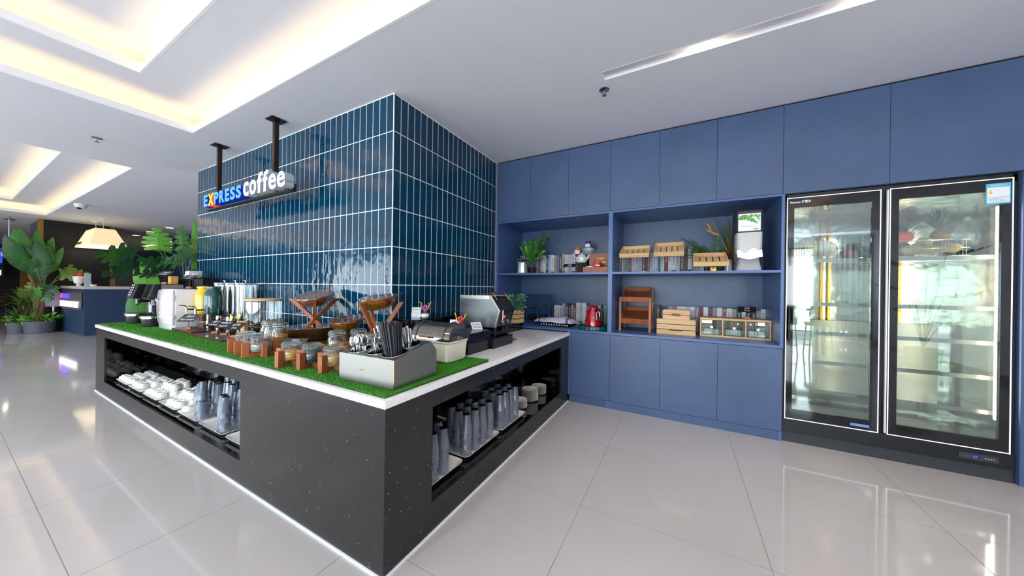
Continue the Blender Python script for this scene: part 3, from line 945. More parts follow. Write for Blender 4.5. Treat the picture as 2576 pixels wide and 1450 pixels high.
for xa in (-Wn / 2 + .045, Wn / 2 - .06):
    part('lid_rib', MB().tube([(xa, -math.cos(PI * i / 16) * (Dn / 2 + .003), .155 + math.sin(PI * i / 16) * .128) for i in range(17)], .005, 6), M['smoke_cover'], t)
part('hinge', MB().tube([(Wn / 2 + .004, .02 * math.cos(a * PI / 8), .165 + .022 * math.sin(a * PI / 8)) for a in range(-2, 11)], .004, 6), M['copper'], t)
part('handle', MB().loops([(.12, .012, .004, 0), (.12, .012, .004, .010)], 3), M['copper'], t, (-.03, -Dn / 2 - .007, .175))
part('foot', MB().loops([(.10, .06, .02, -.004), (.10, .06, .02, .002)], 4), M['cream_plastic'], t, (.10, .02, 0))
part('liner', MB().loops([(Wn - .06, Dn - .06, .03, .10), (Wn - .06, Dn - .06, .03, .12)], 5), mat('bin_liner', 'c99a3a', .6), t)
for k in range(6):
    mb = MB().loops([(.11, .10, .035, 0), (.11, .10, .035, .014)], 5)
    o = solo('bread_slice', mb, M['bread'], 'slice of brown bread leaning in the bread bin, %s from the left' % ORD[k], 'bread', (-1.70 + k * .025, 1.875, GZ + .185), (R(90), R(25 + 3 * k), R(85)), 'bread slices in the bread bin')

# ================================================================== BLACK RISERS, toaster, flowers
def riser(x0, x1, y0, y1, z1, label, z0=.8872):
    return solo('display_riser', B(0, x1 - x0, 0, y1 - y0, 0, z1 - z0), M['black_acrylic'], label, 'riser', (x0, y0, z0), smooth=0, bevel=.0015)
riser(-2.385, -2.10, 2.075, 3.10, 1.15, 'long glossy black display box along the tiled wall')
riser(-2.02, -1.545, 2.115, 2.455, 1.062, 'glossy black display box right behind the bread bin')
riser(-2.02, -1.515, 2.46, 2.84, .982, 'low glossy black display box under the toaster')
riser(-2.35, -1.90, 3.28, 3.85, .99, 'glossy black display box at the end of the worktop, under the pine crate')
t = thing('conveyor_toaster', 'stainless steel conveyor toaster with slanted black front', 'toaster', (-1.52, 2.585, .983))
HB = .08
prof = [(-.47, HB), (-.05, HB), (0, HB + .17), (-.10, HB + .305), (-.14, HB + .31), (-.47, HB + .31)]
part('side_panel', MB().prism(prof, 'y', 0, .006), M['steel_dark'], t, smooth=0)
part('side_panel', MB().prism(prof, 'y', .29, .296), M['steel_dark'], t, smooth=0)
part('housing', MB().prism([(p[0] + (.012 if p[0] > -.46 else 0) * -1, p[1] + (.004 if p[1] < .1 else -.006)) for p in prof], 'y', .006, .29), M['toaster_dark'], t, smooth=0)
part('top_band', MB().box(-.47, -.12, -.002, .0, HB + .275, HB + .31), M['stainless'], t, smooth=0)
part('front_frame', MB().prism([(-.05, HB), (0, HB + .17), (-.10, HB + .305), (-.108, HB + .30), (-.010, HB + .17), (-.058, HB + .004)], 'y', -.002, .022), M['stainless'], t, smooth=0)
part('front_frame', MB().prism([(-.05, HB), (0, HB + .17), (-.10, HB + .305), (-.108, HB + .30), (-.010, HB + .17), (-.058, HB + .004)], 'y', .274, .298), M['black_plastic'], t, smooth=0)
part('chute', MB().prism([(-.012, HB + .17), (-.09, HB + .28), (-.097, HB + .275), (-.02, HB + .165)], 'y', .03, .27), M['steel_dark'], t, smooth=0)
part('wire_guard', MB().tube([(-.05, .03, HB + .27), (-.10, .03, HB + .335), (-.10, .26, HB + .335), (-.05, .26, HB + .27)], .004, 6).tube([(-.10, .03, HB + .335), (-.25, .03, HB + .325), (-.25, .26, HB + .325), (-.10, .26, HB + .335)], .003, 6), M['brass'], t)
cp = part('control_panel', MB().prism([(-.048, HB + .01), (-.006, HB + .15), (-.012, HB + .155), (-.054, HB + .015)], 'y', .03, .27), M['black_plastic'], t, smooth=0)
tilt = math.atan2(.042, .14)
for k, y in enumerate((.10, .20)):
    part('knob', MB().cyl(0, 0, 0, .016, .022, .019, 18).box(-.003, .003, -.018, .018, .016, .022), M['chrome'], t, (-.034, y, HB + .055), (0, R(90) + tilt, 0))
part('indicator_lamp', MB().cyl(0, 0, 0, .008, .012, .012, 12), mat('lamp_red', 'e05030', .3, emit='ff5030', estr=.6), t, (-.018, .115, HB + .105), (0, R(90) + tilt, 0))
part('side_bar', MB().tube([(.004, .05, HB + .08), (.006, .05, HB + .17)], .006, 8), M['chrome'], t)
for (x, y) in ((-.07, .03), (-.07, .26), (-.42, .03), (-.42, .26)):
    part('foot', MB().cyl(x, y, 0, HB, .013, .016, 12), M['black_plastic'], t)
part('crumb_tray', MB().loops([(.20, .22, .01, .002), (.22, .24, .01, .012)], 4, (-.15, .14)), M['steel_dark'], t)
solo('steel_tray', MB().loops([(.07, .14, .01, 0), (.075, .15, .012, .012), (.07, .14, .01, .010)], 4), M['stainless'], 'small steel tray lying on the worktop beside the toaster', 'tray', (-1.60, 2.96, .8875))
def cardsign(name, label, loc, rz, w, h, m, text, tilt=25, base=None, stem=.06, txm='chalk', tsz=None):
    t = thing(name, label, 'sign', loc, rz)
    if base == 'hex':
        part('base', MB().prism([(-.035, 0), (.035, 0), (.035, .012), (.022, .026), (-.022, .026), (-.035, .012)], 'y', -.013, .013), M['cherry'], t, smooth=0, bevel=.001)
        part('stem', MB().tube([(0, 0, .024), (0, 0, .024 + stem)], .0022, 6), M['black_plastic'], t)
        z = .024 + stem
    else: z = .0
    Mx = Matrix.Translation((0, 0, z)) @ Matrix.Rotation(R(-tilt), 4, 'X')
    pl = MB(); pl.M = Mx
    pl.box(-w / 2, w / 2, -.0015, .0015, 0 if base != 'hex' else -h * .45, h if base != 'hex' else h * .55)
    p = part('board', pl, M[m], t, smooth=0)
    lines = text if isinstance(text, (list, tuple)) else [text]
    hh = h / (len(lines) + .5)
    z0 = (0 if base != 'hex' else -h * .45)
    for i, s in enumerate(lines):
        if not s: continue
        me = textmesh(s, hh * .8, .0002, .0004, .25)
        xs_ = [v.co.x for v in me.vertices] or [0]
        wid = max(xs_) - min(xs_) or 1
        f = min(1, w * .84 / wid)
        me.materials.append(M[txm])
        o = obj('lettering', me, p)
        o.matrix_local = Mx @ Matrix.Translation((-wid * f / 2, -.0019, z0 + h - hh * (i + 1.05))) @ Matrix.Rotation(R(90), 4, 'X') @ Matrix.Diagonal((f, 1, 1, 1))
    return t
cardsign('card_sign', 'white patterned card leaning on the black box below the toaster', (-1.66, 2.42, 1.0625), R(55), .10, .085, 'paper', ['CROISSANT', 'PASTRIES'], 48, txm='dark_grey')
def flowerpot(label, loc, petal, cardtxt):
    t = thing('flower_pot', label, 'flower', loc)
    part('pot', MB().lathe([(.022, 0), (.036, .008), (.040, .025), (.032, .042), (.028, .042), (.025, .03)], 18), M['porcelain'], t)
    lf = MB()
    for i in range(9):
        a = i * .7
        lf.add([(0, 0, .04), (.028 * math.cos(a - .25), .028 * math.sin(a - .25), .058), (.062 * math.cos(a), .062 * math.sin(a), .048), (.028 * math.cos(a + .25), .028 * math.sin(a + .25), .056)], [(0, 1, 2, 3)])
    part('leaf', lf, M['leaf_bright'], t, stuff=True)
    pb = MB()
    for i in range(5):
        a = i * 1.256
        pb.ell((.022 * math.cos(a), .006 * math.sin(a), .095 + .02 * math.sin(a)), .017, .006, .014, 8, 6)
    pb.tube([(0, 0, .04), (0, 0, .09)], .002, 5)
    part('blossom', pb, M[petal], t)
    yb = MB()
    for sx in (-1, 1):
        yb.tube([(0, 0, .04), (.04 * sx, 0, .10), (.06 * sx, 0, .15)], .0012, 5)
        for i in range(7): yb.ell((sx * (.038 + .004 * i) + rnd.uniform(-.008, .008), rnd.uniform(-.008, .008), .095 + .009 * i), .006, .004, .006, 6, 4)
    part('sprig', yb, M['petal_yellow'], t)
flowerpot('small white pot with a pink orchid and yellow sprigs before the tiles', (-2.17, 2.27, 1.151), 'petal_pink', 'card')
flowerpot('small white pot with a red flower and yellow sprigs by the toaster', (-1.77, 2.30, 1.063), 'petal_red', 'card')
cardsign('card_sign', 'white card sign behind the pink orchid pot', (-2.26, 2.24, 1.151), R(28), .09, .10, 'paper', ['TOAST', '--------', '----'], 12, txm='grey_plastic')
cardsign('card_sign', 'white card sign behind the red flower pot', (-1.86, 2.33, 1.063), R(28), .09, .085, 'paper', ['JAM', '--------', '----'], 12, txm='grey_plastic')

# foliage helpers ----------------------------------------------------
def leafpoly(L, W, kind='oval', n=9):
    pts = []
    for i in range(n + 1):
        u = i / n
        if kind == 'oval': w_ = math.sin(PI * min(1, u ** .8)) ** .8
        elif kind == 'long': w_ = math.sin(PI * u ** .55) ** .7 if u < 1 else 0
        else: w_ = math.sin(PI * u ** .6) ** .9 if u < 1 else 0
        pts.append((u * L, W / 2 * w_))
    return pts
def leaf_bm(mb, base, tip, W, side, bend=.1, kind='oval', fold=.12, n=8):
    """strip leaf from base to tip; side = direction of the leaf's width"""
    base, tip = Vector(base), Vector(tip)
    d = tip - base
    L = d.length
    d.normalize()
    if side == 'v': side = d.cross(Vector((.25 + rnd.uniform(-.6, .6), -1, .35 + rnd.uniform(-.6, .6))))
    s = Vector(side); s = (s - d * s.dot(d)).normalized()
    up_ = s.cross(d).normalized()
    vs, fs = [], []
    for i, (u, hw) in enumerate(leafpoly(L, W, kind, n)):
        t_ = u / L
        c = base + d * u + up_ * (bend * L * math.sin(PI * t_))
        vs += [c - s * hw + up_ * (-fold * hw), c + up_ * 0, c + s * hw + up_ * (-fold * hw)]
    for i in range(n):
        a = 3 * i
        fs += [(a, a + 1, a + 4, a + 3), (a + 1, a + 2, a + 5, a + 4)]
    mb.add(vs, fs)
    return mb
t = thing('plant_crate', 'small pine slat crate planted with eucalyptus, behind the toaster', 'planter', (-1.985, 3.62, .9905))
for (a, b, c_, d_) in ((0, .12, -.002, .006), (.112, .12, 0, .20), (0, .12, .194, .202), (0, .008, 0, .2)):
    for k in range(3):
        part('slat', B(a, b, c_, d_, .004 + .058 * k, .052 + .058 * k), M['pine'], t, smooth=0, bevel=.001)
part('crate_floor', B(.004, .116, .004, .196, .0, .006), M['pine'], t, smooth=0)
part('soil', B(.01, .11, .008, .192, .006, .14), M['soil'], t, smooth=0)
for kind, m, cnt in (('eucalyptus_leaf', 'eucalyptus', 110), ('green_leaf', 'leaf_mid', 90)):
    mb = MB()
    for i in range(cnt):
        a, q, z = rnd.uniform(0, 6.28), rnd.uniform(.02, .13), rnd.uniform(.15, .37)
        c = Vector((.06 + q * math.cos(a) - .02, .09 + q * math.sin(a), z))
        d = Vector((math.cos(a), math.sin(a), rnd.uniform(-.2, .9))).normalized()
        leaf_bm(mb, c, c + d * rnd.uniform(.03, .045), .026, 'v', 0, 'oval', .1, 3)
    part(kind, mb, M[m], t, stuff=True)
stm = MB()
for i in range(9):
    a = i * .7
    stm.tube([(.06, .1, .13), (.06 + .05 * math.cos(a), .1 + .05 * math.sin(a), .25), (.05 + .09 * math.cos(a), .1 + .09 * math.sin(a), .34)], .0018, 5)
part('twig', stm, M['stem_green'], t, stuff=True)

# ================================================================== FLIP-TOP JARS
def jar(name_, label, loc, r, h, content, m, fill=.6, rz=0, squat=False, grp=None, cname='contents'):
    t = thing('storage_jar', label, 'jar', loc, rz, grp)
    hb = h * .80
    if squat:
        pr = [(r * .80, 0), (r * .92, .004), (r * 1.0, hb * .25), (r * 1.02, hb * .5), (r * .97, hb * .72), (r * .80, hb * .88), (r * .80, hb)]
    else:
        pr = [(r * .90, 0), (r * .97, .004), (r, hb * .1), (r, hb * .78), (r * .86, hb * .92), (r * .86, hb)]
    part('glass_body', MB().lathe(pr, 28, cap1=False), M['jar_glass'], t)
    rl = r * .90 if not squat else r * .86
    part('lid', MB().lathe([(rl, hb + .004), (rl * 1.03, hb + .008), (rl * 1.03, hb + .016), (rl * .93, h - .008), (rl * .80, h), (rl * .7, h - .003), (0, h - .004)], 28, cap0=False, cap1=False), M['jar_glass'], t)
    part('rubber_seal', MB().lathe([(rl * .96, hb), (rl * 1.02, hb), (rl * 1.02, hb + .004), (rl * .96, hb + .004)], 28, cap0=False, cap1=False), M['grey_plastic'], t)
    w = MB()
    w.tube([(rl * 1.03 * math.cos(a * PI / 14), rl * 1.03 * math.sin(a * PI / 14), hb + .012) for a in range(28)], .0014, 5, closed=True)
    w.tube([(rl * 1.0 * math.cos(a * PI / 14), rl * 1.0 * math.sin(a * PI / 14), hb - .008) for a in range(28)], .0014, 5, closed=True)
    w.tube([(-.014, -rl * 1.04, hb + .012), (-.016, -rl * 1.12, hb - .006), (-.013, -rl * 1.22, hb - .038), (.013, -rl * 1.22, hb - .038), (.016, -rl * 1.12, hb - .006), (.014, -rl * 1.04, hb + .012)], .0015, 5)
    w.tube([(-.012, -rl * 1.04, hb + .02), (-.012, -rl * 1.04, hb - .014), (.012, -rl * 1.04, hb - .014), (.012, -rl * 1.04, hb + .02)], .0012, 5)
    part('wire_clasp', w, M['chrome'], t)
    zf = hb * fill
    c = MB()
    rr = [(q[0] * .94, q[1] + .003) for q in pr if q[1] < zf * .98] + [(r * .93, zf * .98), (r * .6, zf * 1.04), (r * .2, zf * 1.10), (0, zf * 1.10)]
    rr[0] = (rr[0][0], .004)
    if content in ('chunks', 'pasta', 'flat'):
        c.lathe([(a * (.82 if content == 'pasta' else .97), b) for a, b in rr], 20)
    nch = {'chunks': 150, 'pasta': 90, 'flat': 60}[content]
    for i in range(nch):
        a = rnd.uniform(0, 6.28)
        if rnd.random() < .65:
            z = rnd.uniform(.008, zf); q = r * .93 * (.92 if squat and z < hb * .2 else 1)
        else:
            q = r * .9 * math.sqrt(rnd.random()); z = zf + (r - q) * .3
        s = rnd.uniform(.003, .006)
        if content == 'pasta': s = .0016
        L = s * (1.3 if content == 'chunks' else 9 if content == 'pasta' else 1.6)
        c.M = Matrix.Translation((q * math.cos(a) * .96, q * math.sin(a) * .96, z)) @ Matrix.Rotation(a + rnd.uniform(-.3, .3), 4, 'Z') @ Matrix.Rotation(rnd.uniform(-.7, .7), 4, 'X')
        c.box(-s * .4, s * .4, -L, L, -s * .5, s * .5)
        c.M = None
    part(cname, c, m, t, smooth=0, stuff=True)
    return t
def crate(label, loc, rz, rad=.098, h=.11, skip=()):
    t = thing('jar_stand', label, 'stand', loc, rz)
    for k in range(4):
        if k in skip: continue
        mb = MB(); mb.M = Matrix.Rotation(k * PI / 2, 4, 'Z')
        mb.box(rad - .024, rad + .018, -.0145, .0145, 0, h)
        part('post', mb, M['cherry'], t, smooth=0, bevel=.001)
    part('cross_bar', B(-rad, rad, -.012, .012, 0, .030), M['cherry'], t, smooth=0)
    part('cross_bar', B(-.012, .012, -rad, rad, .0005, .0305), M['cherry'], t, smooth=0)
    return t
# three squat jars in slotted wooden stands (left group)
for k, (x, y, rz, l, c, m, f) in enumerate(((-3.206, 1.264, 20, 'squat clip-top jar of dark seeds, leftmost of the left three', 'flat', 'seeds_grey', .6), (-3.041, 1.246, 20, 'squat clip-top jar of mixed grains, middle of the left three', 'flat', 'seeds_grey', .55), (-2.883, 1.233, 20, 'squat clip-top jar of grey muesli in a wooden stand, nearest of the left three', 'flat', 'seeds_grey', .6))):
    crate('slotted cherry wood stand under the %s squat jar of the left group' % ['leftmost', 'middle', 'nearest'][k], (x, y, GZ), R(-10), skip=(() if k == 0 else (2,)))
    jar('j', l, (x, y, GZ + .033), .074, .128, c, M[m], f, R(20 + 10 * k), True)
for k, (x, y, l, c, m, f) in enumerate(((-2.393, 1.205, 'small clip-top jar of yellow cereal strips in the front stand, leftmost', 'pasta', 'pasta', .55), (-2.213, 1.245, 'small clip-top jar of black seeds in the front stand, middle', 'flat', 'chia', .6), (-2.015, 1.27, 'small clip-top jar of pale shredded cereal, beside the cutlery box', 'pasta', 'shred', .6))):
    crate('slotted cherry wood stand of the %s front jar' % ['leftmost', 'middle', 'right-hand'][k], (x, y, GZ), R(16.5), rad=.092, skip=((0,) if k < 2 else ()))
    jar('j', l, (x, y, GZ + .033), .068, .128, c, M[m], f, R(25), True)
for k, (x, y, l, m, f) in enumerate(((-3.463, 1.545, 'tall clip-top jar of corn flakes, leftmost of the three behind', 'oats', .55), (-3.31, 1.505, 'tall clip-top jar of yellow flakes, middle of the three behind', 'flakes', .55), (-3.146, 1.493, 'tall clip-top jar of raisin muesli, right one of the three behind', 'raisin_mix', .6))):
    jar('j', l, (x, y, GZ), .066, .215, 'chunks', M[m], f, R(30))
for k, (x, y, l, m, f) in enumerate(((-2.507, 1.608, 'clip-top jar of rolled oats between the low bowl and cutlery box', 'oats', .5), (-2.45, 1.765, 'clip-top jar of pale oats behind the soup spoons', 'oats', .45), (-2.18, 1.69, 'clip-top jar behind the forks, under the right bowl stand', 'oats', .5))):
    jar('j', l, (x, y, GZ), .072, .185, 'chunks', M[m], f, R(25))
crate('cherry wood stand behind the front jars, before the oat jar', (-2.27, 1.44, GZ), R(16))

cardsign('chalk_sign', 'tilted chalk sign with white handwriting before the low wrapped bowl', (-2.83, 1.44, GZ), R(28), .20, .10, 'slate_sign', ['麦片', 'Cereal'], 55, 'hex', .05)
cardsign('chalk_sign', 'small chalk sign behind the left squat jars', (-3.40, 1.50, GZ), R(28), .10, .07, 'slate_sign', ['麦片'], 50, 'hex', .09)
cardsign('chalk_sign', 'grey chalk sign on the stepped board by the white mini fridge', (-4.98, 1.42, GZ + .032), R(35), .17, .13, 'slate_sign', ['热水', 'Hot water'], 55, 'hex', .10)
for k, (x, y) in enumerate(((-4.44, 1.475), (-4.215, 1.475), (-3.95, 1.465))):
    cardsign('chalk_sign', 'black chalk sign before the steel taps, %s of three' % ['leftmost', 'middle', 'rightmost'][k], (x, y, GZ + .018), R(35), .14, .11, 'chalkboard', [['橙汁', 'Orange'], ['苹果汁', 'Apple'], ['红茶', 'Tea']][k], 58, 'hex', .085)

# ================================================================== BOWLS ON STANDS
def bowl_parts(t, r, h, Mx, content=None, wrap=True):
    pr = [(.03, -h), (r * .45, -h * .96), (r * .75, -h * .72), (r * .93, -h * .35), (r, 0), (r * .97, .002), (r * .90, -h * .33), (r * .70, -h * .66), (r * .40, -h * .88), (0, -h * .92)]
    b = MB(); b.M = Mx; b.lathe(pr, 36, cap1=False)
    part('bowl_body', b, M['acacia'], t)
    if wrap:
        f = MB(); f.M = Mx
        n = 36
        vs = []
        rings = [(0, .0), (.5, -.001), (1.0, .004), (1.012, -.01), (.96, -h * .36), (.78, -h * .74), (.5, -h * 1.0)]
        for (q, z) in rings:
            for i in range(n):
                a = 2 * PI * i / n
                j = 0 if q < .9 else rnd.uniform(-.006, .006)
                vs.append(((q * r * 1.01 + j) * math.cos(a), (q * r * 1.01 + j) * math.sin(a), z + (rnd.uniform(-.002, .002) if 0 < q < 1 else j * .5)))
        f.add(vs, [(k * n + i, k * n + (i + 1) % n, (k + 1) * n + (i + 1) % n, (k + 1) * n + i) for k in range(len(rings) - 1) for i in range(n)])
        part('cling_film', f, M['cling_film'], t)
    if content:
        c = MB(); c.M = Mx
        c.lathe([(r * .80, -h * .45), (r * .6, -h * .28), (r * .3, -h * .12), (0, -h * .08)], 20, cap0=False, cap1=False)
        for i in range(150):
            a, q = rnd.uniform(0, 6.28), r * .78 * math.sqrt(rnd.random())
            s = rnd.uniform(.004, .008)
            c.M = Mx @ Matrix.Translation((q * math.cos(a), q * math.sin(a), -h * (.08 + .42 * (q / r) ** 2) + .003)) @ Euler((rnd.uniform(-1, 1), rnd.uniform(-1, 1), a)).to_matrix().to_4x4()
            c.box(-s, s, -s * .6, s * .6, -s * .4, s * .4)
        part('nuts', c, M[content], t, smooth=0, stuff=True)
def bowlstand(label_s, label_b, loc, H, r, h, tr_, tf, content, spread=.36, nleg=3, a0=90, m='cherry'):
    t = thing('bowl_stand', label_s, 'stand', loc)
    # crossed boards: each runs from a low foot on one side up to a high tip on the other
    zc = H * .30
    for k in range(nleg):
        a = R(a0) + 2 * PI * k / nleg
        mb = MB()
        mb.M = Matrix.Rotation(a, 4, 'Z')
        w = .026
        x1, z1 = spread, H
        x0, z0 = -spread * .27, 0
        dx, dz = x1 - x0, z1 - z0
        L = math.hypot(dx, dz)
        ww = .036
        # board in the xz plane with horizontal cut ends
        ex = ww * L / dz
        mb.prism([(x0 - ex / 2, z0), (x0 + ex / 2, z0), (x1 + ex / 2, z1), (x1 - ex / 2, z1)], 'y', -w / 2, w / 2)
        part('leg', mb, M[m], t, smooth=0, bevel=.0015)
    b = thing('wooden_bowl', label_b, 'bowl', (loc[0], loc[1], loc[2] + H - .005), 0)
    f_ = Vector((loc[0], loc[1], 0)).normalized(); r_ = Vector((f_.y, -f_.x, 0))
    Mx = Matrix.Translation((0, 0, 0.05)) @ Matrix.Rotation(R(-tr_), 4, f_) @ Matrix.Rotation(R(tf), 4, r_)
    bowl_parts(b, r, h, Mx, content)
    return t
DA = (-.5, .86, 0)
bowlstand('tall Y-shaped cherry wood stand carrying the bowl of nuts', 'film-wrapped acacia bowl of pink nuts on the tall left stand', (-3.22, 1.83, GZ + .153), .265, .165, .11, 12, 13, 'nuts', .225, 3, -30)
bowlstand('low wooden stand of the middle tilted bowl', 'empty film-wrapped acacia bowl between the two tall stands', (-2.76, 1.86, GZ), .20, .150, .11, 9, 7, None, .13, 3, -38, 'teak')
bowlstand('tall Y-shaped cherry wood stand behind the chopsticks', 'film-wrapped acacia bowl on the tall right stand', (-2.37, 1.89, GZ), .415, .158, .11, 9, 5, None, .20, 3, -78)
t = thing('serving_bowl', 'large low red-brown wooden bowl wrapped in clear film', 'bowl', (-3.22, 1.82, GZ))
part('inner_board', MB().cyl(0, 0, .125, .135, .228, n=36), M['dark_walnut'], t)
part('foot_ring', MB().lathe([(.15, 0), (.18, 0), (.18, .022), (.16, .03)], 32), M['cherry'], t)
part('bowl_body', MB().lathe([(.16, .025), (.21, .04), (.232, .085), (.238, .145), (.233, .145), (.224, .085), (.18, .05), (0, .045)], 40, cap0=False, cap1=False), M['dark_walnut'], t)
part('cling_film', MB().lathe([(.214, .05), (.236, .09), (.243, .147), (.240, .151), (.15, .150), (0, .150)], 40, cap0=False, cap1=False), M['cling_film'], t)

# ================================================================== DRINKS STATION
t = thing('stepped_board', 'thick dark wooden display board with printed cards, beside the mini fridge', 'board', (-4.98, 1.50, GZ))
part('board', B(-.275, .31, -.145, .19, 0, .032), M['dark_walnut'], t, smooth=0, bevel=.002)
part('printed_card', B(-.16, .04, -.03, .10, .032, .0335), M['slate_sign'], t, smooth=0)
part('printed_card', B(.07, .25, -.12, .02, .032, .0335), M['slate_sign'], t, smooth=0)
t = thing('drip_board', 'long thin dark wooden board with printed cards under the steel taps', 'board', (-4.25, 1.52, GZ))
part('board', B(-.415, .41, -.19, .22, 0, .018), M['dark_walnut'], t, smooth=0, bevel=.002)
for x in (-.33, -.06, .2):
    part('printed_card', B(x, x + .19, -.16, -.04, .018, .0192), M['slate_sign'], t, smooth=0)
t = thing('jar_riser', 'dark wooden open riser carrying the yellow and green drink jars', 'riser', (-5.02, 1.60, GZ))
part('base_block', B(.0, .20, -.10, .12, .033, .085), M['dark_walnut'], t, smooth=0, bevel=.002)
part('top_block', B(-.225, .20, -.10, .12, .150, .180), M['dark_walnut'], t, smooth=0, bevel=.002)
part('front_board', B(-.225, -.012, -.11, -.10, .135, .19), M['dark_walnut'], t, smooth=0)
part('front_board', B(.0, .20, -.11, -.10, .125, .195), M['dark_walnut'], t, smooth=0)
part('back_board', B(-.225, .20, .12, .13, 0, .150), M['dark_walnut'], t, smooth=0)
jar('j', 'small clip-top jar of lemon pieces in the wooden riser', (-4.95, 1.545, GZ + .0855), .036, .062, 'chunks', M['flakes'], .6, 0, True)
def drinkjar(label, loc, m, tap=True):
    t = thing('drink_jar', label, 'drink dispenser', loc)
    part('jar_body', MB().lathe([(.085, 0), (.098, .01), (.102, .05), (.102, .23), (.092, .275), (.070, .298), (.068, .315)], 10, cap1=False), m, t, smooth=50)
    part('lid', MB().lathe([(.068, .315), (.078, .32), (.078, .337), (.05, .345), (0, .349)], 24, cap1=False), m, t)
    if tap:
        part('tap', MB().tube([(0, -.095, .07), (0, -.18, .07)], .010).tube([(0, -.18, .09), (0, -.18, .03)], .013, 10), M['chrome'], t)
        part('tap_lever', MB().prism([(-.18, .09), (-.19, .118), (-.255, .125), (-.255, .118), (-.195, .108), (-.17, .085)], 'x', -.014, .014), M['black_plastic'], t, smooth=0, bevel=.001)
    t.scale = (.86, .86, 1)
    return t
drinkjar('glossy yellow ribbed glass drink jar on the wooden riser', (-5.135, 1.60, GZ + .1805), M['yellow_jar'])
drinkjar('dark green ribbed glass drink jar beside the yellow one', (-4.885, 1.605, GZ + .1805), M['green_jar'])
tk = drinkjar('second yellow drink jar half hidden behind the green one', (-5.62, 1.90, GZ + .18), M['yellow_jar'], False)
solo('jar_plinth', MB().cyl(0, 0, 0, .178, .09), M['dark_walnut'], 'round dark wooden block under the rear yellow jar', 'riser', (-5.62, 1.90, GZ))
# triple juice dispenser
t = thing('juice_dispenser', 'triple clear juice dispenser with chrome lids and steel taps', 'drink dispenser', (-4.98, 1.85, GZ))
part('plinth', B(-.42, .42, -.115, .115, 0, .07), M['dark_walnut'], t, smooth=0, bevel=.002)
part('top_rail', MB().box(-.42, .44, -.10, .10, .553, .562), M['chrome'], t, smooth=0)
for k, x in enumerate((-.31, 0, .27)):
    part('cylinder', MB().lathe([(.105, .07), (.108, .075), (.108, .55)], 14, c=(x, 0, 0), cap1=False), M['water_clear'], t)
    part('inner_tube', MB().lathe([(.03, .07), (.03, .54)], 12, c=(x, 0, 0), cap0=False, cap1=False), M['water_clear'], t)
    part('lid', MB().lathe([(.110, .55), (.112, .553), (.112, .566), (.10, .572), (0, .574)], 28, c=(x, 0, 0), cap1=False), M['chrome'], t)
    part('lid_knob', MB().lathe([(.008, .574), (.008, .592), (.022, .596), (.022, .601), (0, .603)], 14, c=(x, 0, 0), cap1=False), M['chrome'], t)
    part('tap_column', MB().cyl((-4.83, -4.56, -4.31)[k] + 4.98, -.305, .02, .20, .024, n=16), M['chrome'], t)
    part('tap_arm', MB().tube([((-4.83, -4.56, -4.31)[k] + 4.98, -.305, .15), ((-4.83, -4.56, -4.31)[k] + 4.98, -.11, .15)], .016, 8), M['chrome'], t)
    part('tap_handle', MB().loops([(.016, .016, .006, .20), (.022, .016, .006, .225), (.032, .018, .008, .27), (.02, .014, .005, .285)], 4, ((-4.83, -4.56, -4.31)[k] + 4.98, -.305)), M['black_plastic'], t)
# small dark tumblers in front
for k, x in enumerate((-4.33, -4.12, -4.02, -3.86, -3.80)):
    y = (1.60, 1.60, 1.70, 1.60, 1.68)[k]
    c = MB().lathe([(.034, 0), (.038, .004), (.042, .085), (.039, .085), (.034, .01), (0, .008)], 20, cap1=False)
    solo('amber_cup', c, glassmat('amber_plastic%d' % k, 'a8573a', .12, .03, .5), 'amber plastic cup on the tap board, %s from the left' % ORD[k], 'cup', (x, y, GZ + .0185), group='amber cups by the taps')
# round glass dispenser on pale wood
t = thing('water_dispenser', 'round glass dispenser with wooden lid and brass tap on a light wood frame', 'drink dispenser', (-4.16, 1.80, GZ))
t.location = (-4.02, 1.74, GZ)
t.scale = (.78, .78, 1)
part('glass_body', MB().lathe([(.185, .10), (.205, .115), (.212, .16), (.212, .37), (.205, .378)], 36, cap1=False), M['water_clear'], t)
part('wooden_lid', MB().lathe([(.216, .378), (.22, .382), (.22, .398), (.214, .402), (0, .404)], 36, cap1=False), M['pine'], t)
part('tap', MB().tube([(-.03, -.21, .145), (-.04, -.27, .145)], .014, 10).tube([(-.04, -.27, .15), (-.045, -.285, .11)], .011, 10).tube([(-.04, -.265, .15), (-.04, -.265, .185)], .006, 8).box(-.065, -.015, -.275, -.258, .182, .19), M['brass'], t)
for (x, y, w_) in ((-.17, -.20, .07), (.05, -.225, .035), (.20, -.06, .05), (.03, .2, .05), (.12, .16, .04)):
    part('post', B(x - w_ / 2, x + w_ / 2, y - .018, y + .018, 0, .175 if w_ < .06 else .165), M['pine'], t, smooth=0, bevel=.001)
part('front_board', B(-.205, -.02, -.222, -.20, 0, .165), M['pine'], t, smooth=0, bevel=.001)
part('cross_bar', MB().box(-.2, .2, -.02, .02, .06, .10), M['cherry'], t, smooth=0)
part('cross_bar', MB().box(-.02, .02, -.2, .2, .06, .10), M['cherry'], t, smooth=0)
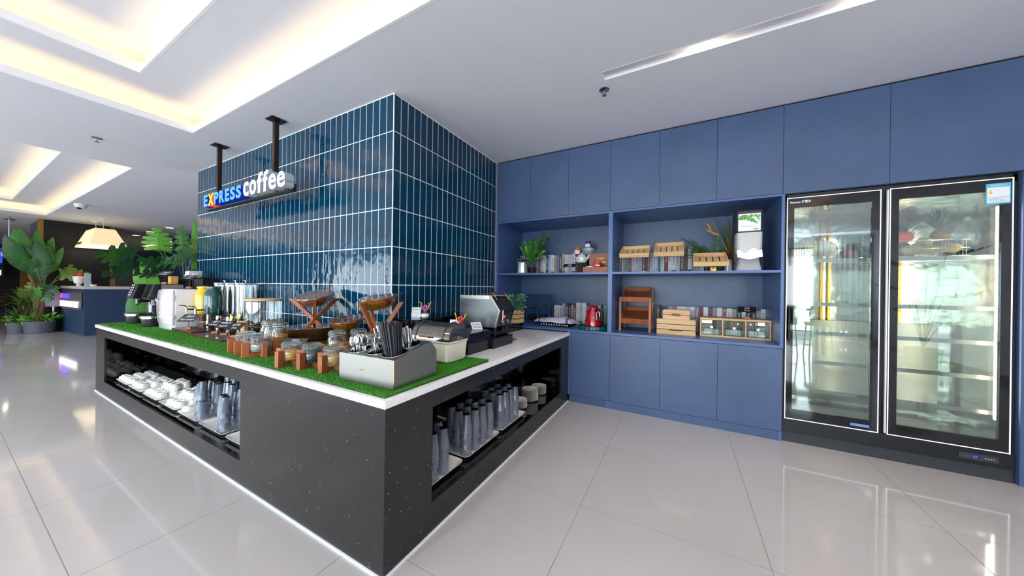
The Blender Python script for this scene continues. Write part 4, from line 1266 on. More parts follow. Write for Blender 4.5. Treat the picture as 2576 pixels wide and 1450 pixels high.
for k, (x, y) in enumerate(((-4.50, 1.63), (-4.40, 1.68), (-4.27, 1.63))):
    c = thing('iced_tea', 'glass of dark tea with a lemon slice on the rim, %s of three' % ['leftmost', 'middle', 'rightmost'][k], 'drink', (x, y, GZ + .0185))
    if x > -4.3: c.location.y = 1.56
    part('glass', MB().lathe([(.036, 0), (.045, .165), (.043, .165), (.034, .005), (0, .004)], 20, cap1=False), M['clear_glass'], c)
    part('tea', MB().lathe([(.033, .006), (.041, .135), (0, .136)], 20), M['tea'], c)
    s = MB(); s.M = Matrix.Translation((0, -.01, .165)) @ Matrix.Rotation(R(78), 4, 'X')
    s.lathe([(.036, -.003), (.036, .003)], 20)
    ls_ = part('lemon_slice', s, M['lemon'], c)
    s = MB(); s.M = Matrix.Translation((0, -.01, .165)) @ Matrix.Rotation(R(78), 4, 'X')
    s.lathe([(.031, -.0035), (.031, .0035)], 20)
    part('flesh', s, M['lemon_flesh'], ls_)
# ------------------------------------------------------------------ mini fridge
t = thing('mini_fridge', 'white retro mini fridge with a rounded door on the grass mat', 'fridge', (-5.50, 1.575, GZ))
part('body', MB().loops([(.46, .40, .02, .02), (.47, .40, .02, .03), (.47, .40, .02, .46), (.45, .38, .02, .485)], 5), M['white_gloss'], t)
dd = MB()
ys_ = []
for i in range(13):
    z = .06 + .415 * i / 12
    bul = .035 * math.sin(PI * (i + .9) / 13.8) ** .5
    ys_.append((z, bul))
vs = []
for (z, bul) in ys_:
    for (x, y) in ((-.235, -.20), (-.235, -.205 - bul * .4), (-.20, -.205 - bul), (0, -.21 - bul * 1.12), (.20, -.205 - bul), (.235, -.205 - bul * .4), (.235, -.20)):
        vs.append((x, y, z))
fs = [(k * 7 + i, k * 7 + i + 1, (k + 1) * 7 + i + 1, (k + 1) * 7 + i) for k in range(12) for i in range(6)] + [tuple(range(6, -1, -1)), tuple(84 + i for i in range(7))]
dd.add(vs, fs)
dr = part('door', dd, M['white_gloss'], t, smooth=60)
part('handle', MB().tube([(-.19, -.262, .30), (-.19, -.285, .29), (-.19, -.285, .20), (-.19, -.262, .19)], .008, 8), M['chrome'], dr)
part('badge', MB().ell((-.12, -.263, .35), .022, .008, .022), M['chrome'], dr)
part('plinth', MB().loops([(.44, .38, .02, 0), (.44, .40, .02, .055)], 4, (0, -.02)), M['white_gloss'], t)
for z in (.13, .36):
    part('hinge', MB().box(.233, .243, -.215, -.195, z, z + .05), M['white_plastic'], t, smooth=0, bevel=.002)
# ------------------------------------------------------------------ coffee machines
def coffee(label, loc, rz, screen):
    t = thing('coffee_machine', label, 'coffee machine', loc, rz)
    part('base', MB().lathe([(.085, 0), (.10, .01), (.112, .105)], 28, c=(0, -.04, 0)), M['black_plastic'], t)
    part('drip_tray', MB().loops([(.29, .25, .11, .105), (.295, .255, .12, .11), (.295, .255, .12, .135), (.28, .24, .11, .138)], 8, (0, -.04)), M['chrome'], t)
    part('drip_grid', MB().loops([(.25, .21, .09, .138), (.25, .21, .09, .141)], 8, (0, -.04)), M['black_plastic'], t)
    part('column', MB().loops([(.13, .10, .01, .13), (.13, .10, .01, .34)], 3, (0, .10)), M['stainless'], t)
    part('brew_head', MB().loops([(.22, .16, .02, .29), (.26, .22, .02, .33), (.26, .22, .02, .36)], 4, (0, .05)), M['black_plastic'], t)
    part('spout', MB().cyl(0, -.05, .25, .30, .016, .02, 12), M['black_plastic'], t)
    part('milk_spout', MB().loops([(.035, .045, .006, .27), (.035, .045, .006, .35)], 3, (.06, -.055)), M['chrome'], t)
    hb_ = part('head', MB().prism([(-.12, .36), (-.07, .54), (.18, .54), (.18, .34), (-.10, .34)], 'x', -.15, .15), M['black_plastic'], t, smooth=0, bevel=.006)
    Mx = Matrix.Translation((0, -.095, .45)) @ Matrix.Rotation(R(-15.5), 4, 'X')
    if screen:
        mb = MB(); mb.M = Mx; mb.box(-.085, .06, -.006, .0, -.085, .085)
        s = part('screen', mb, M['toaster_dark'], t, smooth=0)
        part('housing_side', MB().box(.152, .20, -.02, .17, .36, .53), M['dark_grey'], t, smooth=0, bevel=.004)
        part('steel_trim', MB().box(.20, .21, -.022, .172, .36, .535), M['stainless'], t, smooth=0)
    else:
        mb = MB(); mb.M = Mx; mb.box(-.06, .06, -.006, .0, -.09, .09)
        s = part('keypad', mb, M['dark_grey'], t, smooth=0)
        for k in range(5):
            for sx in (-.035, .035):
                kb = MB(); kb.M = Mx; kb.box(sx - .014, sx + .014, -.010, -.006, -.07 + k * .034, -.056 + k * .034)
                part('key', kb, M['white_plastic'], s, smooth=0)
coffee('black coffee machine with a touch screen beside the white mini fridge', (-5.98, 1.42, GZ), 0, True)
coffee('black coffee machine with a lit keypad at the far end of the mat', (-6.62, 1.42, GZ), 0, False)
# ------------------------------------------------------------------ black cabinet behind with napkins, sign, box
t = thing('cup_station', 'black storage cabinet behind the coffee machines', 'cabinet', (-6.10, 1.88, GZ))
part('body', B(-.55, .36, -.16, .17, 0, .50), M['black_matte'], t, smooth=0, bevel=.003)
part('notice', B(-.16, .02, -.162, -.16, .41, .48), M['grey_plastic'], t, smooth=0)
t = thing('napkin_holder', 'black box holder filled with white napkins on the black cabinet', 'napkin holder', (-6.35, 1.88, GZ + .50))
part('holder', MB().box(-.14, .22, -.12, .12, 0, .145), M['black_plastic'], t, smooth=0, bevel=.003)
part('name_plate', MB().prism([(-.12, .0), (-.10, .15), (-.16, .15), (-.19, 0)], 'x', -.13, -.02), M['brown_panel'], t, smooth=0)
part('napkins', MB().prism([(-.11, .145), (.05, .145), (.09, .24), (-.07, .235)], 'y', -.09, .05).prism([(.12, .145), (.20, .145), (.15, .20)], 'y', -.08, -.02), M['paper'], t, smooth=0)
solo('wire_basket', MB().tube([(-.16, -.1, .13), (.16, -.1, .13), (.16, .1, .13), (-.16, .1, .13)], .005, 6, closed=True).tube([(-.16, -.1, 0), (-.16, -.1, .13)], .005, 6).tube([(.16, -.1, 0), (.16, -.1, .13)], .005, 6).box(-.16, .16, -.1, .1, 0, .006).box(-.15, .15, -.095, .09, .006, .115), M['black_plastic'], 'black wire basket on the cabinet right of the napkins', 'basket', (-5.90, 1.87, GZ + .501), smooth=20)
cardsign('chalk_sign', 'small grey sign on a wooden foot before the napkin holder', (-6.30, 1.55, GZ + .545), R(30), .16, .11, 'slate_sign', ['咖啡', 'Coffee'], 60, 'hex', .12)
solo('snack_box', B(-.06, .06, -.035, .035, 0, .11), M['flakes'], 'yellow and red snack box beside the napkin holder', 'box', (-6.33, 1.64, GZ + .545), smooth=0, bevel=.002)
cardsign('chalk_sign', 'thin black sign on a wooden foot in front of the wire basket', (-5.60, 1.60, GZ + .49), R(30), .16, .11, 'chalkboard', ['果汁', 'Juice'], 62, 'hex', .12)

# ================================================================== EXPRESS COFFEE SIGN
t = thing('hanging_sign', 'hanging illuminated sign with blue, yellow and white raised letters', 'sign', (-4.7, 1.80, 2.5))
part('backing_bar', B(-.90, 1.12, .0, .03, -.07, .01), M['bronze'], t, smooth=0)
part('shelf_rail', B(-.90, 1.12, -.05, .0, -.075, -.06), M['bronze'], t, smooth=0)
for x in (-.69, .73):
    part('rod', B(x - .022, x + .022, -.01, .034, .0, 3.27 - 2.5), M['bronze'], t, smooth=0)
    part('ceiling_plate', B(x - .075, x + .075, -.06, .09, 3.268 - 2.5, 3.2755 - 2.5), M['bronze'], t, smooth=0)
def sign_letter(ch, x, w_, z0, h_, mf, ms, depth=.075):
    me = textmesh(ch, .2, depth / 2, .009 if ch.isupper() else .004, 0, 1, None)
    co = [v.co for v in me.vertices]
    mnx, mxx, mny, mxy = min(c.x for c in co), max(c.x for c in co), min(c.y for c in co), max(c.y for c in co)
    for v in me.vertices:
        v.co.x = (v.co.x - mnx) / (mxx - mnx) * w_
        v.co.y = (v.co.y - mny) / (mxy - mny) * h_
        v.co.z += depth / 2
    me.materials.append(ms); me.materials.append(mf)
    for p in me.polygons:
        p.material_index = 1 if (p.normal.z > .9 and p.center.z > depth * .8) else 0
    return obj('letter', me, t, (x, -.0, z0), FRONT)
xs_ = -.89
for ch, w_ in zip('EXPRESS', (.120, .155, .135, .145, .120, .135, .135)):
    if ch == 'X': sign_letter(ch, xs_, w_, -.035, .155, M['neon_yellow'], M['neon_orange_side'])
    else: sign_letter(ch, xs_, w_, -.035, .155, M['neon_blue'], M['neon_blue_side'])
    xs_ += w_ + .017
xs_ = .25
for ch, w_, h_ in (('c', .125, .165), ('o', .15, .165), ('f', .115, .225), ('f', .115, .225), ('e', .15, .165), ('e', .15, .165)):
    sign_letter(ch, xs_, w_, -.045, h_, M['neon_white'], M['neon_white_side'], .09)
    xs_ += w_ + (.022 if ch != 'f' else .008)

# ================================================================== SHELF CONTENTS
S1, S2 = .9255, 1.6625
def books(x0, xs_, y, z, H, cols, titles, where, grp, lab_shelf):
    """xs_: spine edges measured at y=4.0 or 4.1 already scaled"""
    for i in range(len(xs_) - 1):
        a, b = xs_[i], xs_[i + 1]
        c, ttl = cols[i % len(cols)], titles[i % len(titles)]
        h = H[i % len(H)]
        t = thing('book', '%s decorative book, %s from the left on %s' % (CN[c], ORD[i], lab_shelf), 'book', (a, y, z), 0, grp)
        w_ = b - a - .0015
        part('cover', MB().box(0, w_, 0, .003, 0, h).box(0, .003, .003, .16, 0, h).box(w_ - .003, w_, .003, .16, 0, h), BM[c], t, smooth=0)
        part('pages', B(.003, w_ - .003, .003, .156, .003, h - .004), M['paper'], t, smooth=0)
        if ttl:
            dark = c in ('black', 'charcoal', 'navy', 'maroon', 'brown', 'grey')
            me = textmesh(ttl, .026, .0002, .0003)
            ws = [v.co.x for v in me.vertices] or [0, 1]
            f = min(1.6, h * .62 / max(max(ws) - min(ws), .01))
            me.materials.append(M['chalk'] if dark else M['dark_grey'])
            o = obj('title', me, t, (w_ / 2 - .009, -.0006, h * .86))
            o.rotation_euler = Matrix(((0, 1, 0), (0, 0, -1), (-1, 0, 0))).to_euler()
            o.scale = (f, min(1.0, w_ / .036), 1)
        if i % 4 == 2:
            part('spine_band', B(.001, w_ - .001, -.0008, 0, h * .08, h * .16), M['dark_grey'] if c not in ('black', 'charcoal') else M['paper'], t, smooth=0)
CN = dict(white='white', cream='cream', lav='pale lavender', black='black', blue='light blue', olive='olive', violet='violet', charcoal='charcoal', greige='greige', grey='grey', navy='navy', maroon='dark red', rose='dusty rose', brown='brown', green='pale green', teal='teal')
BM = {k: mat('book_' + k, v, .55) for k, v in dict(white='cfd2d6', cream='cfccbe', lav='b7b4c4', black='17181b', blue='9fb2c4', olive='a39f72', violet='7f74a4', charcoal='3a3a3e', greige='a6a398', grey='84868c', navy='2b3c5c', maroon='7a2a34', rose='a4707a', brown='6e4238', green='8fae98', teal='2f7f96').items()}
k45 = 4.55 / 4.0
e1 = [-1.785, -1.749, -1.709, -1.67, -1.631, -1.6, -1.56, -1.517, -1.483, -1.445, -1.405, -1.363, -1.329, -1.294, -1.261, -1.222, -1.184, -1.143, -1.10, -1.06]
books(0, [v * k45 for v in e1], 4.55, S2, [.275, .31, .31, .30, .292, .307, .305, .295, .295, .31, .312, .30, .30, .30, .315, .30, .27, .28, .27], ['lav', 'rose', 'white', 'white', 'black', 'blue', 'white', 'olive', 'violet', 'charcoal', 'greige', 'white', 'lav', 'lav', 'white', 'brown', 'charcoal', 'black', 'navy'],
      ['VIOLETTE', 'FORM', 'MAISON DE VIE', 'OLD', 'MEDIA WORK', 'A', 'STUDIO', 'NATURE', 'PHOTOGRAPHY', 'LONDON', 'Timor', 'LIVE', '', '', 'Vintage', '', '', '', ''], '', 'books on the upper left shelf', 'upper left shelf')
k41 = 4.55 / 4.1
e2 = [-1.581, -1.542, -1.497, -1.461, -1.423, -1.383, -1.339, -1.302, -1.266, -1.233, -1.189, -1.147, -1.099, -1.05, -1.0, -.944, -.91, -.874, -.833]
books(0, [v * k41 for v in e2], 4.55, S1, [.272, .272, .272, .268, .302, .302, .29, .29, .288, .322, .322, .322, .28, .28, .28, .29, .29, .30], ['charcoal', 'white', 'white', 'lav', 'greige', 'navy', 'black', 'rose', 'charcoal', 'cream', 'blue', 'white', 'rose', 'grey', 'charcoal', 'white', 'charcoal', 'green'],
      ['', 'Laura', 'AUTHOR', 'Peony', 'DESIGN', 'FASHION GIRL', 'COCO', '', 'THE PARIS', 'About', 'ART', '', '', '', '', 'MODERN', 'FLOWERS', ''], '', 'books on the lower left shelf', 'lower left shelf')
e3 = [-.663, -.627, -.584, -.542, -.502, -.462, -.423, -.381, -.343, -.298, -.252, -.22, -.181, -.14, -.102, -.059, -.019, .02, .06, .10, .14, .18, .22]
books(0, [v * k41 for v in e3], 4.55, S2, [.27, .27, .275, .27, .27, .27, .28, .275, .285, .31, .30, .29, .29, .29, .285, .285, .285, .285, .33, .30, .30, .28], ['white', 'green', 'rose', 'white', 'lav', 'lav', 'charcoal', 'brown', 'lav', 'white', 'teal', 'white', 'maroon', 'white', 'white', 'lav', 'charcoal', 'brown', 'white', 'grey', 'greige', 'white'],
      ['', 'GOYARD', 'banlike', 'LINHAT', 'LION', 'TULIPAN', 'In Town Color', '', 'SEASON', '', 'Denmark', 'Company', 'ROSE', 'BOX', 'PRADA', 'Narciso', 'of the Wind', '', '', 'SHADE', '', 'COCO'], '', 'books on the upper right shelf', 'upper right shelf behind the slatted trays')
k15 = 4.55 / 4.15
e4 = [-.268, -.22, -.179, -.135, -.092, -.043, .002, .046, .09, .136, .179, .221, .266, .308, .351, .397, .44, .487, .528, .574, .61, .657, .699, .736, .779]
books(0, [v * k15 for v in e4], 4.55, S1, [.325, .30, .29, .318, .32, .32, .32, .32, .32, .32, .32, .32, .31, .32, .32, .31, .315, .31, .31, .31, .31, .31, .30, .32], ['charcoal', 'black', 'charcoal', 'green', 'rose', 'white', 'white', 'lav', 'white', 'grey', 'maroon', 'white', 'brown', 'grey', 'white', 'rose', 'white', 'greige', 'charcoal', 'white', 'black', 'charcoal', 'greige', 'white'],
      ['ROOM', 'LUX', '', 'T', 'T', 'a', 'o', '', 'FOLIO', 'HAIR BOOK', '', '', '', '', '', 'MI', 'LET', 'SUITE', 'GRAND', '', 'Bazaar', 'VERY OFF', '', 'CT'], '', 'books on the lower right shelf', 'lower right shelf')

# upper left niche ---------------------------------------------------
t = thing('lantern', 'grey metal candle lantern with glass panes beside the leafy plant', 'lantern', (-2.02, 4.06, S2), R(8))
part('base_frame', MB().box(-.055, .055, -.055, .055, 0, .012).box(-.055, .055, -.055, .055, .15, .158), M['grey_plastic'], t, smooth=0)
for sx in (-1, 1):
    for sy in (-1, 1):
        part('corner_post', B(sx * .05 - .006, sx * .05 + .006, sy * .05 - .006, sy * .05 + .006, .012, .15), M['dark_grey'], t, smooth=0)
part('pane', MB().box(-.044, .044, -.052, -.050, .012, .15).box(.050, .052, -.044, .044, .012, .15).box(-.052, -.05, -.044, .044, .012, .15), M['door_glass'], t, smooth=0)
part('candle', MB().cyl(0, 0, .012, .085, .028, n=18), M['cream_plastic'], t)
vb = MB()
for i in range(7): vb.box(-.056 + i * .0165, -.050 + i * .0165, -.056, .056, .158, .200)
part('vented_top', vb.box(-.057, .057, -.057, .057, .198, .203), M['dark_grey'], t, smooth=0)
part('carry_loop', MB().tube([(-.028, 0, .203), (-.028, 0, .245), (.028, 0, .245), (.028, 0, .203)], .005, 6).tube([(0, 0, .203), (0, 0, .245)], .005, 6), M['grey_plastic'], t)
t = thing('leafy_plant', 'green potted plant with pinnate leaves in the upper left niche', 'plant', (-2.00, 4.34, S2))
part('pot', MB().lathe([(.05, 0), (.07, .10), (.074, .10), (.066, .09)], 20), mat('oxblood', '4a1420', .5), t)
sb, lb = MB(), MB()
for i in range(15):
    a = i * 2.4; q = .05 + .17 * ((i * .37) % 1); hgt = .30 + .28 * ((i * .61) % 1)
    tip = Vector((q * math.cos(a) * 1.25, q * math.sin(a) * .8 - .03, hgt))
    base = Vector((0, 0, .09))
    sb.tube([base, base.lerp(tip, .5) + Vector((0, 0, .04)), tip], .003, 5, taper=.4)
    for j in range(7):
        u = .35 + .65 * j / 6
        c = base.lerp(tip, u) + Vector((0, 0, .16 * u * (1 - u)))
        for s in (-1, 1):
            d = Vector((math.cos(a + s * 1.1), math.sin(a + s * 1.1), .45)).normalized()
            leaf_bm(lb, c, c + d * (.095 - .025 * u), .042, 'v', .06, 'oval', .15, 4)
part('stems', sb, M['stem_green'], t, stuff=True)
part('leaves', lb, M['leaf_mid'], t, stuff=True)
cardsign('chalk_sign', 'black tilted chalk sign on a wooden foot before the books, upper left niche', (-1.335, 4.10, S2), R(0), .17, .075, 'chalkboard', ['豆浆', 'Soymilk'], 52, 'hex', .075)
t = thing('supplement_jar', 'orange plastic jar with white label on the book ends', 'jar', (-1.325, 4.45, S2 + .272))
def pjar(t, m):
    part('jar_body', MB().lathe([(.040, 0), (.045, .004), (.045, .07), (.034, .082)], 24, cap1=False), m, t)
    part('screw_cap', MB().lathe([(.034, .082), (.036, .084), (.036, .10), (.030, .104), (0, .105)], 24, cap1=False), m, t)
    lb_ = MB()
    n = 10
    lb_.add([(.0456 * math.cos(R(-150 + 120 * i / n)), .0456 * math.sin(R(-150 + 120 * i / n)), z) for z in (.008, .06) for i in range(n + 1)], [(i, i + 1, n + 2 + i, n + 1 + i) for i in range(n)])
    part('label', lb_, M['paper'], t)
pjar(t, M['orange_plastic'])
t.location = (-1.335, 4.47, S2 + .285)
t2 = thing('supplement_jar', 'purple plastic jar with white label, standing highest in the niche', 'jar', (-1.19, 4.50, S2 + .375))
pjar(t2, M['purple_plastic'])
solo('glass_riser', MB().box(-.06, .06, -.06, .06, 0, .085).box(-.07, .07, -.07, .07, .085, .09), M['clear_glass'], 'clear block under the purple jar', 'riser', (-1.19, 4.50, S2 + .283), smooth=0)
t = thing('teapot', 'white round stoneware teapot with a lid and spout', 'teapot', (-1.24, 4.36, S2 + .15))
part('pot_body', MB().lathe([(.045, 0), (.068, .012), (.080, .045), (.078, .075), (.060, .10), (.056, .104)], 28), M['porcelain'], t)
part('lid', MB().lathe([(.058, .104), (.050, .116), (.015, .124), (.010, .134), (.016, .142), (0, .146)], 24), M['porcelain'], t)
part('spout', MB().tube([(.062, -.01, .05), (.095, -.02, .075), (.108, -.022, .12)], .018, 10, taper=.6), M['porcelain'], t)
part('handle', MB().tube([(-.065, 0, .085), (-.10, 0, .09), (-.105, 0, .05), (-.075, 0, .03)], .007, 8), M['porcelain'], t)
part('brush_mark', MB().box(-.03, -.012, -.080, -.0785, .040, .046).box(-.012, -.002, -.0805, -.079, .048, .056), M['dark_grey'], t, smooth=0)
solo('bottle_rack', MB().tube([(-.05, -.05, 0), (-.05, -.05, .145)], .006, 6).tube([(.05, -.05, 0), (.05, -.05, .145)], .006, 6).tube([(-.05, .05, 0), (-.05, .05, .145)], .006, 6).tube([(.05, .05, 0), (.05, .05, .145)], .006, 6).box(-.06, .06, -.06, .06, .143, .149), M['dark_grey'], 'dark metal rack under the white teapot', 'rack', (-1.24, 4.36, S2))
t = thing('gift_box', 'open brown box with gold lettering on its lid and red tin inside', 'box', (-1.12, 3.99, S2))
part('box_base', MB().box(0, .315, 0, .20, 0, .068), M['teak'], t, smooth=0, bevel=.001)
part('lid', B(0.03, .315, .20, .212, 0, .262), M['teak'], t, smooth=0, bevel=.001)
lid_ = t.children[-1]
lettering('THE MOMENT', .02, M['brass'], lid_, (.125, .1995, .185), FRONT, .0004, width=.10)
lettering('of', .014, M['brass'], lid_, (.165, .1995, .165), FRONT, .0004)
lettering('Change', .05, M['brass'], lid_, (.12, .1995, .125), FRONT, .0004, .0008, width=.115, shear=.25)
lettering('Chocolate', .02, M['brass'], lid_, (.125, .1995, .095), FRONT, .0004, width=.10, shear=.25)
solo('red_tin', MB().loops([(.10, .09, .02, 0), (.115, .10, .025, .02), (.08, .08, .02, .075)], 5), M['red_enamel'], 'small red tin in the open brown box', 'tin', (-.955, 4.08, S2 + .069))
solo('tissue_paper', MB().loops([(.10, .06, .02, 0), (.085, .05, .02, .012)], 4), M['paper'], 'crumpled white tissue lying on the brown box base', 'paper', (-1.05, 4.06, S2 + .069))

# lower left niche ---------------------------------------------------
t = thing('glass_terrarium', 'blue framed glass greenhouse box with small plants inside', 'terrarium', (-2.30, 4.40, S1))
def bar(mb, a, b, w_=.011):
    return mb.tube([a, b], w_, 4)
W_, D_, H1, H2 = .56, .26, .155, .42
fr_ = [((0, 0, .012), (W_, 0, .012)), ((0, D_, .012), (W_, D_, .012)), ((0, 0, H1), (W_, 0, H1)), ((0, D_, H1), (W_, D_, H1)), ((0, 0, 0), (0, 0, H1)), ((W_, 0, 0), (W_, 0, H1)), ((W_, D_, 0), (W_, D_, H1)), ((0, D_, 0), (0, D_, H1)), ((0, 0, .012), (0, D_, .012)), ((W_, 0, .012), (W_, D_, .012))]
for x in (W_ / 3, 2 * W_ / 3): fr_.append(((x, 0, .012), (x, 0, H1)))
for a, b in fr_: part('frame_bar', bar(MB(), a, b), mat('terr_blue', '2f4f94', .4) if 'terr_blue' not in MATS else MATS['terr_blue'], t, smooth=0)
TBm = MATS['terr_blue']
for i in range(4):
    x = W_ * i / 3
    part('frame_bar', bar(MB(), (x, -.005, H1 + .03), (x * .93 + .01, D_ * .62, H2)), TBm, t, smooth=0)
    if i in (0, 3): part('frame_bar', bar(MB(), (x, D_, H1 + .03), (x * .93 + .01, D_ * .62, H2)), TBm, t, smooth=0)
part('frame_bar', bar(MB(), (0, -.005, H1 + .03), (W_, -.005, H1 + .03)), TBm, t, smooth=0)
part('frame_bar', bar(MB(), (.01, D_ * .62, H2), (W_ * .93 + .01, D_ * .62, H2)), TBm, t, smooth=0)
part('pane', MB().box(0, W_, -.002, .0, .012, H1).add([(0, -.005, H1 + .03), (W_, -.005, H1 + .03), (W_ * .93, D_ * .62, H2), (.01, D_ * .62, H2)], [(0, 1, 2, 3)]), M['clear_glass'], t, smooth=0)
for k, x in enumerate((.09, .27, .46)):
    p_ = thing('mini_plant', 'small yellow-green plant inside the blue terrarium, %s' % ['left', 'middle', 'right'][k], 'plant', (-2.30 + x, 4.40 + .13, S1 + .013))
    part('root_ball', MB().ell((0, 0, .04), .06, .06, .04), M['soil'], p_)
    mb = MB()
    for i in range(70):
        a, q, z = rnd.uniform(0, 6.28), rnd.uniform(.01, .085), rnd.uniform(.06, .25)
        c = Vector((q * math.cos(a), q * math.sin(a), z))
        leaf_bm(mb, c, c + Vector((math.cos(a), math.sin(a), rnd.uniform(0, 1))).normalized() * .032, .018, 'v', 0, 'oval', .1, 2)
    part('leaf_cluster', mb, M['leaf_olive'], p_, stuff=True)
t = thing('bread_tray', 'black patterned tray with folded white cloths on top', 'tray', (-1.54, 4.25, S1), R(-1))
part('tray', MB().loops([(.40, .28, .01, 0), (.42, .30, .01, .045), (.41, .29, .01, .045), (.39, .27, .01, .008)], 3), M['black_plastic'], t, smooth=0)
for i in range(11):
    dm = MB(); dm.M = Matrix.Translation((-.19 + i * .038, -.1505, .024)) @ Matrix.Rotation(R(45), 4, 'Y')
    dm.box(-.008, .008, -.0006, 0.006, -.008, .008)
    part('star_motif', dm, M['paper'], t, smooth=0)
def cloth(name, label, loc, w_, d_, h_, stripe):
    n = 22
    vs, fs = [], []
    for j in range(n + 1):
        for i in range(n + 1):
            u, v = i / n - .5, j / n - .5
            z = h_ * (1 - (2 * abs(u)) ** 4) * (1 - (2 * abs(v)) ** 4) ** .6 + .006 * math.sin(9 * u + 4 * v) + .004 * math.sin(21 * v + 6 * u)
            vs.append((u * w_ + .01 * math.sin(7 * v), v * d_, z))
    mb = MB()
    for j in range(n):
        for i in range(n):
            mb.mi = 1 if (i in stripe) else 0
            a = j * (n + 1) + i
            fs = (a, a + 1, a + n + 2, a + n + 1)
            mb.f.append(fs); mb.m.append(mb.mi)
    mb.v = vs
    o = solo(name, mb, [M['towel'], M['towel_stripe']], label, 'cloth', loc, smooth=60)
    return o
cloth('folded_cloth', 'folded white tea towel with purple stripes, right and on top', (-1.50, 4.24, S1 + .052), .43, .30, .07, (17, 18))
cloth('folded_cloth', 'folded white cloth with a purple stripe hanging over the left tray end', (-1.72, 4.28, S1 + .050), .30, .28, .05, (5, 6))
# kettle on teal tray
t = thing('fluted_tray', 'round teal fluted glass tray under the red kettle', 'tray', (-1.02, 4.19, S1))
fl_ = MB()
n = 96
prof_ = [(.195, 0), (.205, .003), (.205, .045), (.198, .045), (.196, .01), (0, .008)]
vs = []
for (r, z) in prof_:
    for i in range(n):
        rr = r + (.004 if (i % 4) < 2 and r > .2 else 0)
        vs.append((rr * math.cos(2 * PI * i / n), rr * math.sin(2 * PI * i / n), z))
fl_.add(vs, [(k * n + i, k * n + (i + 1) % n, (k + 1) * n + (i + 1) % n, (k + 1) * n + i) for k in range(len(prof_) - 1) for i in range(n)] + [tuple(range(n - 1, -1, -1))])
part('fluted_body', fl_, M['teal_glass'], t, smooth=15)
t = thing('kettle', 'glossy red retro electric kettle with chrome handle', 'kettle', (-1.03, 4.20, S1 + .011), R(0))
part('power_base', MB().lathe([(.085, 0), (.09, .004), (.09, .02), (.08, .024)], 28), M['chrome'], t)
part('kettle_body', MB().lathe([(.108, .026), (.112, .03), (.108, .08), (.098, .14), (.082, .20), (.068, .245)], 36), M['red_enamel'], t)
part('lid', MB().lathe([(.069, .245), (.070, .25), (.064, .27), (.045, .287), (.02, .294), (0, .295)], 32), M['red_enamel'], t)
part('lid_ring', MB().lathe([(.069, .243), (.072, .246), (.069, .249)], 32, cap0=False, cap1=False), M['chrome'], t)
part('handle', MB().tube([(.055, -.055, .225), (.10, -.07, .235), (.125, -.075, .20), (.125, -.075, .12)], .013, 8), M['black_plastic'], t)
part('handle_trim', MB().tube([(.050, -.068, .222), (.088, -.088, .228), (.108, -.092, .195), (.108, -.092, .115)], .0085, 8), M['chrome'], t)
part('water_gauge', MB().tube([(.058, -.073, .215), (.066, -.086, .115)], .011, 8), M['chrome'], t)
part('spout', MB().prism([(-.055, .235), (-.10, .228), (-.085, .19)], 'y', -.018, .018), M['red_enamel'], t, smooth=0, bevel=.003)
for k, c in enumerate('SMEG'):
    a = R(-118 + k * 12)
    me = textmesh(c, .022, .001, .0005)
    me.materials.append(M['chrome'])
    obj('letter', me, t, (.102 * math.cos(a) * 1.02, .102 * math.sin(a) * 1.02, .128), (R(80), 0, a + R(90)))
solo('small_spoon', MB().loops([(.02, .012, .004, 0), (.10, .012, .004, .006)], 3), M['chrome'], 'small shiny spoon lying in the teal tray', 'spoon', (-1.05, 4.035, S1 + .012))

# upper right niche ---------------------------------------------------
def slat_tray(label, x0, x1, yf, ztop, zf, d, tiltz, legz=S2):
    t = thing('slatted_tray', label, 'tray', (x0, yf, legz))
    w_ = x1 - x0
    zf_ = zf - legz
    Mx = Matrix.Translation((0, 0, zf_)) @ Matrix.Rotation(tiltz, 4, 'X')
    n = 5
    gap = .012
    sw = (w_ - .024 - gap * (n - 1)) / n
    for i in range(n):
        mb = MB(); mb.M = Mx
        mb.box(.012 + i * (sw + gap), .012 + i * (sw + gap) + sw, .008, d - .01, .006, .014)
        part('slat', mb, M['pine'], t, smooth=0)
    for b in ((0, w_, 0, .012, 0, .050), (0, w_, d - .012, d, 0, .050), (0, .012, .012, d - .012, 0, .050), (w_ - .012, w_, .012, d - .012, 0, .050)):
        mb = MB(); mb.M = Mx; mb.box(*b)
        part('rim_board', mb, M['pine'], t, smooth=0, bevel=.001)
    zb = zf_ + d * math.sin(tiltz)
    if zf_ > .02:
        part('wire_stand', MB().tube([(.01, .01, zf_), (.01, .01, .003), (.01, .03, .003)], .0035, 6).tube([(w_ - .01, .01, zf_), (w_ - .01, .01, .003), (w_ - .01, .03, .003)], .0035, 6).tube([(.01, .01, zf_ - .004), (w_ - .01, .01, zf_ - .004)], .003, 6)
             .tube([(.01, d - .03, zb), (.01, d - .03, .003)], .0035, 6).tube([(w_ - .01, d - .03, zb), (w_ - .01, d - .03, .003)], .0035, 6), M['chrome'], t)
    return t
slat_tray('slatted pine tray on a wire stand, leftmost of three on the upper right shelf', -.665, -.336, 3.955, 1.94, 1.832, .29, .44)
slat_tray('slatted pine tray on a wire stand, middle and highest of three', -.285, .02, 3.955, 1.96, 1.835, .30, .50)
slat_tray('slatted pine tray on a low wire stand before the fern', .11, .431, 3.955, 1.8, 1.712, .31, .42)
t = thing('fern_pot', 'green fern in a ribbed golden pot behind the low slatted tray', 'plant', (.34, 4.47, S2))
part('ribbed_pot', MB().lathe([(.06, 0), (.085, .02), (.09, .09), (.08, .12)], 24), M['brass'], t)
mb = MB(); st = MB()
